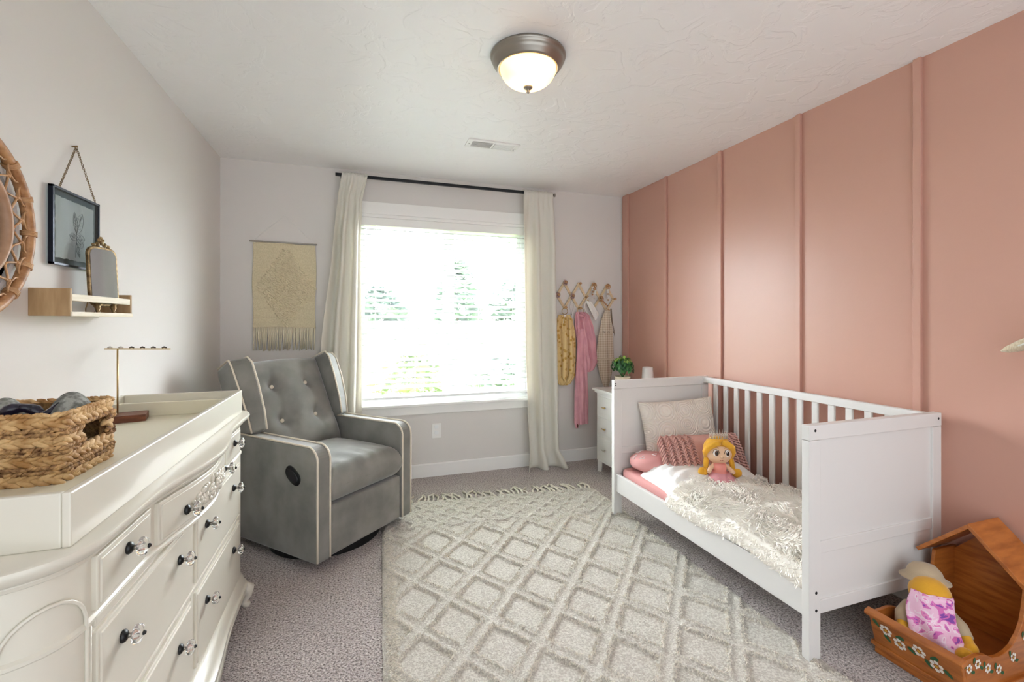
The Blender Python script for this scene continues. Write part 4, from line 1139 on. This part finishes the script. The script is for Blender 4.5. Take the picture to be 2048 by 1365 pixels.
# white duvet
def top_h(x, y):
    u = (x - 1.605) / .675
    h = .315 + .055 * math.sin(PI * min(1, max(0, u * .8 + .22))) ** .8 + .012 * nz(x * 6, y * 6, 2)
    h += .012 * math.sin(18 * y + 6 * x) * math.exp(-((y - 1.55) / .25) ** 2)
    return h
cot = mat('white_cotton', 'efeeec', .9, bump=.3, bscale=40, bdist=.01)
def duv(u, v, s):
    y = lerp(2.02, 2.425 - .07 * u, v); x = lerp(1.602 + .030 * v, 2.22, u) + .02 * math.sin(3 * v)
    e = (math.sin(PI * v) ** .45) * (min(1, u / .10) ** .5) * min(1, (1 - u) / .12) ** .5
    crease = .007 * math.sin(34 * (v - .25 * u) + 2.2 * nz(u * 4, v * 4)) * math.exp(-((u - .12) / .25) ** 2)
    zb = lerp(.284, .33, min(1, u * 6))
    return (x - .012 * (1 - u) * e, y, zb + (.088 * e + crease * e if s else 0))
k = lambda q: .5 - .5 * math.cos(PI * q)
m_ = MB().grid(60, 44, lambda u, v: duv(k(u), k(v), 1)); m_.grid(20, 20, lambda u, v: duv(1 - k(u), k(v), 0))
tag(m_.build('white_blanket', cot, None, smooth=True), 'white cotton blanket folded back across the crib between pink pillow and fur throw', 'blanket')
# fluffy throw
fur = mat('cream_faux_fur', 'f8f4ec', .8)
ft = thing('fur_throw', 'fluffy cream faux fur throw spread over the foot of the crib', 'throw blanket', (1.94, 1.66, .33))
def thr(u, v):
    y = lerp(1.272, 2.085 + .03 * u, v); x = lerp(1.586, 2.272, u)
    z = top_h(x, y) + .008
    e0 = min(1, u / .12); z = lerp(.270 + .010 * math.sin(y * 9), z, e0 ** .6)
    z += .028 * math.exp(-((u - .42 - .3 * math.sin(y * 3)) / .10) ** 2) * math.exp(-((y - 1.62) / .3) ** 2)
    z -= .012 * math.exp(-((y - 2.05) / .10) ** 2) * e0
    return (x, y, z)
MB().grid(60, 70, thr).build('backing', fur, ft, smooth=True, solid=.008, world=True)
pl = MB(); rnd = random.Random(21)
for i in range(13000):
    u = rnd.random(); v = rnd.random()
    p = Vector(thr(u, v))
    a = 2 * PI * nz(p.x * 5, p.y * 5, 3) + rnd.uniform(-.7, .7) + 2.6
    ln = rnd.uniform(.030, .064); lift = rnd.uniform(.15, .85)
    d = Vector((math.cos(a), math.sin(a), 0))
    if u < .05: d = Vector((-.35, rnd.uniform(-.5, .5), 0)); lift = -.25
    p1 = p + d * ln * .5 + Vector((0, 0, ln * lift * .55 + .004)); p2 = p + d * ln + Vector((0, 0, ln * lift * .45 + .001))
    for q_ in (p1, p2):
        q_.x = min(q_.x, 2.280); q_.y = max(q_.y, CY0 + .034)
    pl.tube([p, p1, p2], [.0030, .0026, .0004], 3)
pl.build('fur', fur, ft, world=True)['kind'] = 'stuff'
# ------------------------------------------------------------------ doll on the bed
skin = mat('peach_felt', 'e9c5a3', .85, sheen=.3); yel = mat('yellow_felt', 'e2a92e', .85, sheen=.3, bump=.2, bscale=120); cor = mat('coral_satin', 'e9958a', .5); tul = mat('pink_tulle', 'd99aa2', .6)
dl = thing('princess_doll', 'yellow haired plush doll in a coral dress sitting on the crib bedding', 'doll', (1.955, 2.085, .370), rz=math.radians(-26))
dl.scale = (1.06, 1.06, 1.06)
bm = MB()
bm.ell((0, 0, .145), .066, .058, .064, 26, 18, fn=lambda q: Vector((q.x * (1.0 + .10 * max(0, -q.z)), q.y, q.z)))
bm.ell((0, -.004, .060), .030, .026, .042); bm.tube([(0, 0, .08), (0, 0, .11)], .018, 10)
for s in (-1, 1):
    bm.tube([(s * .024, -.006, .078), (s * .048, -.024, .062), (s * .060, -.040, .050), (s * .064, -.048, .046)], [.012, .012, .012, .010], 10)
    bm.ell((s * .0645, .0, .132), .010, .010, .014, 10, 8)
    bm.tube([(s * .016, -.01, .022), (s * .02, -.06, .020), (s * .022, -.082, .022)], [.014, .013, .012], 10)
bm.ell((0, -.0585, .128), .006, .006, .005, 8, 6)
o = bm.build('body', skin, dl, smooth=True); md = o.modifiers.new('weld', 'REMESH'); md.mode = 'VOXEL'; md.voxel_size = .0035; md.use_smooth_shade = True
hr = MB()
hr.ell((0, .012, .160), .074, .062, .066, 26, 16)
for s in (-1, 1):
    hr.tube([(s * .004, -.046, .205), (s * .032, -.048, .197), (s * .058, -.030, .176), (s * .070, -.008, .145), (s * .068, .0, .115)], [.012, .017, .018, .016, .010], 12)
    hr.tube([(s * .062, .004, .115), (s * .066, -.004, .085), (s * .070, -.014, .058)], [.013, .014, .012], 10)
    hr.ell((s * .086, -.022, .040), .026, .017, .024, 16, 10, fn=lambda q: q * (1 + .12 * nz(q.x * 3, q.y * 3, q.z * 3)))
hr.build('hair', yel, dl, smooth=True)
dm = MB()
dm.lathe([(.026, .092), (.034, .080), (.036, .058), (.034, .050), (.044, .044), (.066, .018), (.072, .004), (.0, .004)][::-1], 28, T(0, -.012, 0))
dm.build('dress', cor, dl, smooth=True)
sk = MB()
def skf(u, v):
    a = 2 * PI * u; rr = lerp(.045, .080, v) * (1 + .07 * math.cos(9 * a) * v)
    return (rr * math.cos(a), -.02 + rr * math.sin(a) * 1.0 - .02 * v, lerp(.046, .004, v))
sk.grid(64, 6, skf, closed_u=True); sk.build('skirt', tul, dl, smooth=True, solid=.0015)
ew = mat('eye_white', 'f3f1ee', .4); eb = mat('eye_brown', '5b3417', .3); ek = mat('eye_black', '120d0b', .3)
def onface(x, z, o=.0): 
    dx, dz = x / .066, (z - .145) / .064
    return (x, -.058 * math.sqrt(max(0, 1 - dx * dx - dz * dz)) - o, z)
for s in (-1, 1):
    cx_, cz_ = s * .027, .150
    em_ = MB(); em_.mi = 0; em_.ell(onface(cx_, cz_, -.002), .0155, .0045, .0185, 18, 12)
    em_.mi = 1; em_.ell(onface(cx_ + .002, cz_, .0005), .0105, .0035, .0145, 16, 10)
    em_.mi = 2; em_.ell(onface(cx_ + .002, cz_, .0022), .0065, .0025, .0095, 14, 8)
    em_.tube([onface(cx_ - .016 , cz_ - .002, .002), onface(cx_ - .010, cz_ + .015, .002), onface(cx_, cz_ + .0195, .002), onface(cx_ + .010, cz_ + .015, .002), onface(cx_ + .016, cz_ - .002, .002)], .0013, 5)
    em_.mi = 0; em_.ell(onface(cx_ - .001, cz_ + .006, .0045), .0022, .001, .0028, 8, 6)
    em_.build('eye', [ew, eb, ek], dl, smooth=True)
    MB().tube([onface(s * .014, .176, .001), onface(s * .026, .181, .001), onface(s * .038, .177, .001)], .0016, 5).build('eyebrow', yel, dl, smooth=True)
MB().tube([onface(-.008, .113, .001), onface(0, .110, .001), onface(.008, .113, .001)], .0014, 5).build('mouth', mat('lip_thread', 'c9766c', .7), dl, smooth=True)
cw = MB(); sil = mat('silver_lace', 'e0dcd2', .35, .2)
for i in range(9):
    a = math.radians(200 + i * 17.5); r_ = .044
    px, py = r_ * math.cos(a), .016 + r_ * math.sin(a) * .8
    hgt = .034 + .020 * math.sin(PI * i / 8)
    cw.tube([(px - .006, py, .216), (px * 1.08, py * 1.0, .216 + hgt), (px + .006, py, .216)], .0021, 5)
    cw.tube([(px * 1.03 + .005 * math.cos(t), py, .226 + hgt * .3 + .005 * math.sin(t)) for t in [2 * PI * k_ / 10 for k_ in range(10)]], .0016, 4, True)
cw.tube([(.044 * math.cos(math.radians(a)), .016 + .035 * math.sin(math.radians(a)), .217) for a in range(195, 350, 8)], .0016, 5)
cw.build('tiara', sil, dl, smooth=True)
# ------------------------------------------------------------------ nightstand and what stands on it
ns = thing('nightstand', 'narrow white three-drawer nightstand between the crib and the far wall', 'nightstand', (2.13, 3.265, 0))
NX0, NX1, NY0, NY1 = 1.922, 2.348, 3.105, 3.425
MB().box(NX0, NX1, NY0, NY1, .095, .668).build('body', W_, ns, bevel=.002, world=True)
MB().box(NX0 - .030, NX1 + .002, NY0 - .03, NY1 + .03, .684, .703).build('top', W_, ns, bevel=.003, world=True)
MB().box(NX0 - .016, NX1 + .002, NY0 - .016, NY1 + .016, .664, .684).build('cornice', W_, ns, bevel=.006, world=True)
for y in (NY0, NY1):
    for x in (NX0, NX1):
        sx, sy = (1 if x == NX0 else -1), (1 if y == NY0 else -1)
        MB().tube([(x + sx * .024, y + sy * .022, .10), (x + sx * .020, y + sy * .018, 0)], [.031, .022], 4).build('leg', W_, ns, world=True)
for z0, z1, zh, hm in ((.502, .640, .560, 'brass'), (.332, .468, .385, 'brass'), (.118, .300, .210, 'nickel')):
    d = MB().box(NX0 - .008, NX0 + .01, NY0 + .026, NY1 - .026, z0, z1)
    d_ = d.build('drawer', W_, ns, bevel=.003, world=True)
    h_ = MB(); yc = 3.275
    h_.cyl((NX0 - .008, yc, zh), (NX0 - .028, yc, zh), .004, n=10); h_.cyl((NX0 - .028, yc - .026, zh), (NX0 - .028, yc + .026, zh), .005, n=12)
    h_.build('handle', M_[hm], d_, smooth=True, world=True)
pp_ = thing('potted_plant', 'small bushy green plant in a woven pot on the nightstand', 'potted plant', (2.065, 3.255, .703))
MB().lathe([(0, 0), (.055, 0), (.060, .005), (.062, .10), (.066, .112), (.060, .114), (.055, .10), (0, .10)], 28).build('pot', M_['rope'], pp_, smooth=True)
gl_ = [mat('leaf_green', '3f7a3c', .5), mat('leaf_light', '9dbd55', .5), mat('leaf_dark', '265532', .5)]
lf = MB(); rnd = random.Random(6)
for i in range(420):
    a = rnd.random() * 2 * PI; ph = math.acos(rnd.uniform(-.35, 1)); r_ = .085 * rnd.uniform(.55, 1.05)
    c = Vector((r_ * math.sin(ph) * math.cos(a), r_ * math.sin(ph) * math.sin(a), .185 + r_ * math.cos(ph) * 1.12))
    s = rnd.uniform(.011, .020); R = Matrix.Rotation(a + rnd.uniform(-.6, .6), 3, 'Z') @ Matrix.Rotation(ph + rnd.uniform(-.7, .7), 3, 'Y')
    lf.mi = 1 if (c.z > .23 and rnd.random() < .45) else (2 if rnd.random() < .4 else 0)
    vs = [R @ Vector(p) * s + c for p in ((-1, 0, 0), (-.3, -.62, .12), (.55, -.5, .1), (1.1, 0, -.1), (.55, .5, .1), (-.3, .62, .12), (.1, 0, .2))]
    lf.add(vs, [(0, 1, 6), (1, 2, 6), (2, 3, 6), (3, 4, 6), (4, 5, 6), (5, 0, 6)])
lf.build('foliage', gl_, pp_)
st = MB()
for i in range(14):
    a = i * 2.4; st.tube([(0, 0, .10), (.03 * math.cos(a), .03 * math.sin(a), .15), (.06 * math.cos(a), .06 * math.sin(a), .20)], .002, 5)
st.build('stem', gl_[0], pp_)
cp = MB().lathe([(0, 0), (.052, 0), (.054, .004), (.043, .178), (.041, .186), (.036, .189), (0, .190)], 36).build('night_light', mat('frosted_white', 'e9e7e4', .4), None, smooth=True)
cp.location = (2.262, 3.19, .703); tag(cp, 'white tapered cylinder night light on the nightstand behind the crib', 'night light')
# knitted plush head on the pink wall
kn = mat('cream_knit', 'd8ccb4', .95, col2='c3b394', cscale=60, cstretch=(1, 6, 1), bump=.7, bscale=110, bdist=.006, sheen=.3)
ph_ = thing('plush_animal_head', 'cream knitted plush ear jutting into view at the right edge of the pink wall', 'plush wall decoration', (XR, .84, 1.19))
MB().ell((-.09, -.01, 0), .09, .075, .085, 24, 16).build('head', kn, ph_, smooth=True)
er = MB()
er.tube([(-.085, .035, .035), (-.086, .085, .018), (-.087, .130, -.008), (-.087, .165, -.024), (-.087, .183, -.030)], [.022, .036, .036, .022, .005], 14, flat=.55)
eo = er.build('ear', kn, ph_, smooth=True)
MB().tube([(-.104, .05, .028), (-.107, .09, .012), (-.106, .13, -.010), (-.101, .150, -.018)], [.010, .018, .016, .004], 12, flat=.4).build('inner_ear', mat('pale_felt', 'dcdcd2', .9), eo, smooth=True)
# ------------------------------------------------------------------ rug
rugm = mat('cream_tufted_wool', 'd3cec4', .95, col2='b4ada2', cscale=130, lo=.38, hi=.6, bump=.9, bscale=190, bdist=.006, sheen=.25)
RA, RB, RC, RD = Vector((.155, 3.227)), Vector((1.685, 3.057)), Vector((1.625, .55)), Vector((.04, .70))
rg = thing('area_rug', 'cream tufted rug with raised diamond pattern on the carpet', 'rug', (.87, 1.9, 0))
def rug_h(s, t):
    # s across in metres, t from the far fringe in metres
    wob = .012 * nz(s * 16, t * 16, 1) + .010 * nz(s * 45, t * 45, 5)
    h = .007 + .0012 * nz(s * 90, t * 90)
    if t > .42:
        W, Hh = .29, .36; g = math.hypot(1 / W, 1 / Hh)
        tt = t - .42
        a = s / W + tt / Hh; b_ = s / W - tt / Hh
        d = min(abs(a - round(a)), abs(b_ - round(b_))) / g + wob * .7
    else:
        W, Hh = .145, .14; g = math.hypot(1 / W, 1 / Hh); h += .002
        a = s / W + t / Hh; b_ = s / W - t / Hh
        d = min(abs(a - round(a)), abs(b_ - round(b_))) / g + wob * .7 + .006
    band = 1 / (1 + math.exp((d - .030) / .0014))
    edge = math.exp(-((d - .024) / .006) ** 2); mid = math.exp(-(d / .007) ** 2)
    h += .0065 * band * (1 + .35 * nz(s * 55, t * 55, 9)) + .0045 * edge * (1 + .5 * nz(s * 70, t * 70, 3)) - .003 * mid
    if abs(t - .42) < .02: h += .003
    return h
def rugf(u, v):
    p = RA.lerp(RB, u).lerp(RD.lerp(RC, u), v)
    s = u * 1.55; t = v * 2.5
    e = min(1, min(u, 1 - u) * 1.55 / .012, min(v, 1 - v) * 2.5 / .012)
    ww = .006 * nz(t * 7, 1) * (1 if u < .5 else -1) * (abs(u - .5) * 2) ** 8
    return (p.x + ww, p.y, .004 + rug_h(s, t) * (.35 + .65 * e))
m_ = MB().grid(290, 430, lambda u, v: rugf(1 - u, v))
m_.grid(2, 2, lambda u, v: (lambda p: (p[0], p[1], .0015))(rugf(u, v)))
for (fu, n) in ((lambda q: (0, q), 80), (lambda q: (1, q), 80), (lambda q: (q, 0), 60)):
    m_.grid(n, 2, lambda u, v, fu=fu: (lambda p: (p[0], p[1], lerp(.0015, p[2], v)))(rugf(*fu(u))))
m_.build('pile', rugm, rg, smooth=True, world=True)
rugt = mat('rug_yarn', 'dcd5c8', .95, bump=.4, bscale=300, bdist=.003)
rnd = random.Random(12); tf = MB(); cnt = 0
for i in range(60000):        # shaggy yarn ends along the raised bands
    u, v = rnd.uniform(.01, .99), rnd.uniform(.015, .80)
    s_, t_ = u * 1.55, v * 2.5
    if t_ < .44: continue
    tt = t_ - .42; a = s_ / .29 + tt / .36; b_ = s_ / .29 - tt / .36
    d_ = min(abs(a - round(a)), abs(b_ - round(b_))) / math.hypot(1 / .29, 1 / .36)
    edge = .020 < d_ < .034
    rib = u < .035
    if not (edge or rib): continue
    q = rugf(u, t_ / 2.5); w_ = rnd.uniform(0, 6.28); ln = rnd.uniform(.006, .013)
    if rib: w_ = rnd.choice((0, 3.14)) + rnd.uniform(-.4, .4); ln *= 1.4
    c_, sn = math.cos(w_), math.sin(w_)
    z0 = q[2] - .002
    tf.tube([(q[0], q[1], z0), (q[0] + c_ * ln * .45, q[1] + sn * ln * .45, z0 + .006), (q[0] + c_ * ln, q[1] + sn * ln, z0 + .002)], [.0022, .0022, .0008], 3)
    cnt += 1
    if cnt > 11000: break
tf.build('yarn_tufts', rugt, rg, world=True)['kind'] = 'stuff'
tas = [MB().tube([(0, 0, .008), (rnd.uniform(-.008, .008), .045, .012), (rnd.uniform(-.025, .025), .09, .009), (rnd.uniform(-.04, .04), .135, .006)], [.007, .008, .0065, .0085], 6) for _ in range(6)]
protos = [None] * 6
for i in range(44):
    u = .02 + .96 * i / 43; p = RA.lerp(RB, u); k_ = i % 6
    if protos[k_] is None: o = protos[k_] = tas[k_].build('tassel', rugt, rg, smooth=True)
    else:
        o = protos[k_].copy(); C.objects.link(o); o.parent = rg
    o.location = (p.x - .87, p.y - 1.9 - .008, 0); o.rotation_euler = (0, 0, math.radians(-6 + rnd.uniform(-20, 20))); s_ = rnd.uniform(.8, 1.15); o.scale = (s_, s_, 1)
# ------------------------------------------------------------------ painted doll cradle
OP = M_['orangepine']
cr_ = thing('toy_cradle', 'varnished pine doll cradle with a hood and painted white daisies by the crib', 'toy cradle', (2.1, 1.065, 0))
KY0, KY1, KX0, KX1 = .925, 1.205, 1.868, 2.348
def side_panel(y, o):
    top = [(KX1, .345), (2.215, .345), (2.20, .27), (2.185, .222), (2.16, .188), (2.125, .158), (2.09, .144), (2.05, .139), (2.01, .144), (1.975, .162), (1.94, .170), (1.90, .168), (KX0 - .008, .168)]
    poly = [(KX0 + .02, .045), (KX1, .045)] + top
    s = MB().prism(poly, y, y + o, axis='y')
    return s.build('side_panel', OP, cr_, bevel=.002, world=True)
side_panel(KY0, .013); side_panel(KY1 - .013, .013)
lean = math.atan2(.045, .15)
Mf = Matrix.Translation((KX0 + .024, 1.065, .045)) @ Matrix.Rotation(-lean, 4, 'Y')
MB().box(-.014, .0, -.14, .14, -.002, .122, Mf).build('footboard', OP, cr_, bevel=.002, world=True)
MB().prism([(-.024, .0), (.008, .0), (.008, .012), (.004, .017), (-.018, .017), (-.024, .010)], -.150, .150, Matrix.Translation((KX0 + .024, 1.065, .045)) @ Matrix.Rotation(-lean, 4, 'Y') @ Matrix.Translation((0, 0, .120)), axis='y').build('top_moulding', OP, cr_, bevel=.002, world=True)
pb_ = MB().box(KX0 + .004, KX1, KY0 - .012, KY1 + .012, .030, .046); pb_.box(KX0 + .014, KX1, KY0 - .004, KY1 + .004, .0, .030)
pb_.build('base', OP, cr_, bevel=.004, world=True)
ridge = (1.065, .492)
for s in (-1, 1):
    yo = 1.065 + s * .160; zo = .335
    d = Vector((yo - ridge[0], zo - ridge[1])).normalized(); n_ = Vector((-d.y, d.x)) * (.014 if s > 0 else -.014)
    if n_.y < 0: n_ = -n_
    poly = [(ridge[0], ridge[1]), (yo, zo), (yo + n_.x, zo + n_.y), (ridge[0], ridge[1] + .0195)]
    if s > 0: poly = poly[::1]
    else: poly = poly[::-1]
    MB().prism(poly, 2.165, KX1 + .004, axis='x').build('hood_roof', OP, cr_, bevel=.0015, world=True)
MB().prism([(KY0 + .013, .045), (KY1 - .013, .045), (KY1 - .013, .335), (1.065, .475), (KY0 + .013, .335)], KX1 - .014, KX1 - .001, axis='x').build('headboard', OP, cr_, world=True)
# painted daisies and leaves
FOOT_F = [(1.151, .128, .2), (1.109, .104, .6), (1.047, .123, .1), (.998, .103, .5)]
FOOT_L = [(1.182, .138, 2.2), (1.150, .097, 2.3), (1.105, .130, .3), (1.070, .107, 2.5), (1.022, .094, 2.2), (1.002, .128, .6), (.966, .098, 2.4)]
SIDE_F = [(1.885, .138, .3), (1.93, .143, 0), (1.985, .116, .4), (2.045, .098, .2), (2.127, .120, .5), (2.20, .17, .1)]
wp = mat('white_paint', 'efe9df', .6); gp = mat('green_paint', '2f5f3c', .6); yp = mat('yellow_paint', 'd9a53a', .6)
def daisy(P, sc, a0):
    fl = MB()
    fl.mi = 0
    for k_ in range(6):
        a = a0 + k_ * PI / 3
        fl.add([P(sc * (.45 + .55 * (1 + math.cos(t)) / 1) * .5 * math.cos(a) * 1.0 + sc * .30 * math.sin(t) * -math.sin(a) + sc * .12 * math.cos(a), sc * (.45 + .55 * (1 + math.cos(t))) * .5 * math.sin(a) + sc * .30 * math.sin(t) * math.cos(a) + sc * .12 * math.sin(a), .0008) for t in [2 * PI * j / 12 for j in range(12)]], [tuple(range(12))])
    fl.mi = 1; fl.add([P(sc * .22 * math.cos(t), sc * .22 * math.sin(t), .0014) for t in [2 * PI * j / 12 for j in range(12)]], [tuple(range(12))])
    fl.build('painted_daisy', [wp, yp], cr_, world=True)
def pleaf(P, sc, a):
    fl = MB(); pts = []
    for j in range(16):
        t = 2 * PI * j / 16; x = sc * math.cos(t); y = sc * .48 * math.sin(t) * (1 + .35 * math.cos(t))
        pts.append(P(x * math.cos(a) - y * math.sin(a), x * math.sin(a) + y * math.cos(a), .0006))
    fl.add(pts, [tuple(range(16))]); fl.build('painted_leaf', gp, cr_, world=True)
def foot_P(y, z):
    return lambda a, b_, o: Mf @ Vector((-.0146 - o, y - 1.065 - a, (z - .045) / math.cos(lean) + b_))
def side_P(x, z):
    return lambda a, b_, o: Vector((x + a, KY0 - .0006 - o, z + b_))
for (y, z, a) in FOOT_F: daisy(foot_P(y, z), .024, a)
for (y, z, a) in FOOT_L: pleaf(foot_P(y, z), .0155, a)
for (x, z, a) in SIDE_F:
    daisy(side_P(x, z), .018, a); pleaf(side_P(x + .020, z - .016), .011, -.6 + a); pleaf(side_P(x - .018, z + .015), .011, 1.2 + a)
# plush toy sitting in the cradle, cloth over its lap
py = mat('golden_plush', 'd9a12c', .95, sheen=.5, bump=.3, bscale=160, bdist=.003); pv = mat('beige_fleece', 'b7a488', .95, sheen=.3, bump=.3, bscale=140, bdist=.003)
pt = thing('plush_toy', 'golden yellow plush toy in a beige jacket and hat sitting in the cradle', 'plush toy', (2.03, 1.115, .047), rz=math.radians(-48))
pt.scale = (1.15, 1.15, 1.15)
b_ = MB()
b_.ell((0, .01, .065), .055, .05, .065); b_.ell((0, -.012, .182), .055, .052, .050)
for s in (-1, 1):
    b_.tube([(s * .03, -.01, .03), (s * .05, -.06, .036), (s * .055, -.095, .040)], [.026, .028, .024], 12)
    b_.ell((s * .058, -.108, .052), .025, .020, .032)
    b_.tube([(s * .045, 0, .12), (s * .07, -.03, .095), (s * .078, -.065, .075)], [.018, .019, .016], 12); b_.ell((s * .079, -.075, .07), .019, .022, .019)
o = b_.build('body', py, pt, smooth=True); md = o.modifiers.new('weld', 'REMESH'); md.mode = 'VOXEL'; md.voxel_size = .004; md.use_smooth_shade = True
j_ = MB(); j_.ell((0, .012, .075), .061, .056, .060, 24, 14)
for s in (-1, 1): j_.tube([(s * .042, .0, .122), (s * .068, -.026, .099), (s * .075, -.05, .083)], [.024, .024, .021], 12)
j_.build('jacket', pv, pt, smooth=True)
MB().lathe([(0, .252), (.030, .246), (.044, .230), (.051, .212), (.066, .204), (.067, .200), (.050, .196), (0, .196)][::-1], 30, T(0, .016, .004, rx=math.radians(-7))).build('hat', pv, pt, smooth=True)
# printed pink cloth bundled over the toy
pc = mat('pink_floral_print', 'efbdd6', .85, bump=.15, bscale=200, bdist=.002)
N, L, b = nodes(pc)
tc = N.new('ShaderNodeTexCoord'); n1 = N.new('ShaderNodeTexNoise'); n1.inputs['Scale'].default_value = 26; n1.inputs['Detail'].default_value = 2; n1.inputs['Distortion'].default_value = .8
r = N.new('ShaderNodeValToRGB'); e = r.color_ramp.elements; r.color_ramp.interpolation = 'CONSTANT'
e[0].position = 0; e[0].color = lin('8a4fa8')
for p_, c_ in ((.36, 'd873b8'), (.43, 'f0c3dc'), (.56, 'f3dbe8'), (.62, 'e58cc0'), (.68, 'c76bb4')):
    x = e.new(p_); x.color = lin(c_)
e[-1].position = .76; e[-1].color = lin('9a62b5')
L.new(tc.outputs['Object'], n1.inputs['Vector']); L.new(n1.outputs['Fac'], r.inputs['Fac']); L.new(r.outputs['Color'], b.inputs['Base Color'])
CF = Vector((-math.sin(math.radians(48)), -math.cos(math.radians(48)), 0)); CR = Vector((CF.y * -1, CF.x, 0)) * -1
def clo(u, v):
    d, z = spline([(0, .070, .268), (.12, .086, .262), (.4, .095, .20), (.7, .112, .135), (1, .122, .105)], v)
    w_ = .058 + .026 * v; a = 2 * u - 1
    d += -.030 * a * a * (1 - .4 * v) + .007 * math.sin(11 * u + 4 * v) * (.3 + v) + .006 * nz(u * 5, v * 5)
    p = Vector((2.03, 1.115, 0)) + CF * d + CR * (a * w_ + .012 * math.sin(5 * v))
    return (p.x, p.y, z - .018 * a * a * v + .006 * math.sin(9 * v + 3 * u))
o = MB().grid(40, 40, clo).build('printed_cloth', pc, None, smooth=True, solid=.006)
tag(o, 'pink and purple printed cloth draped over the plush toy in the cradle', 'cloth')
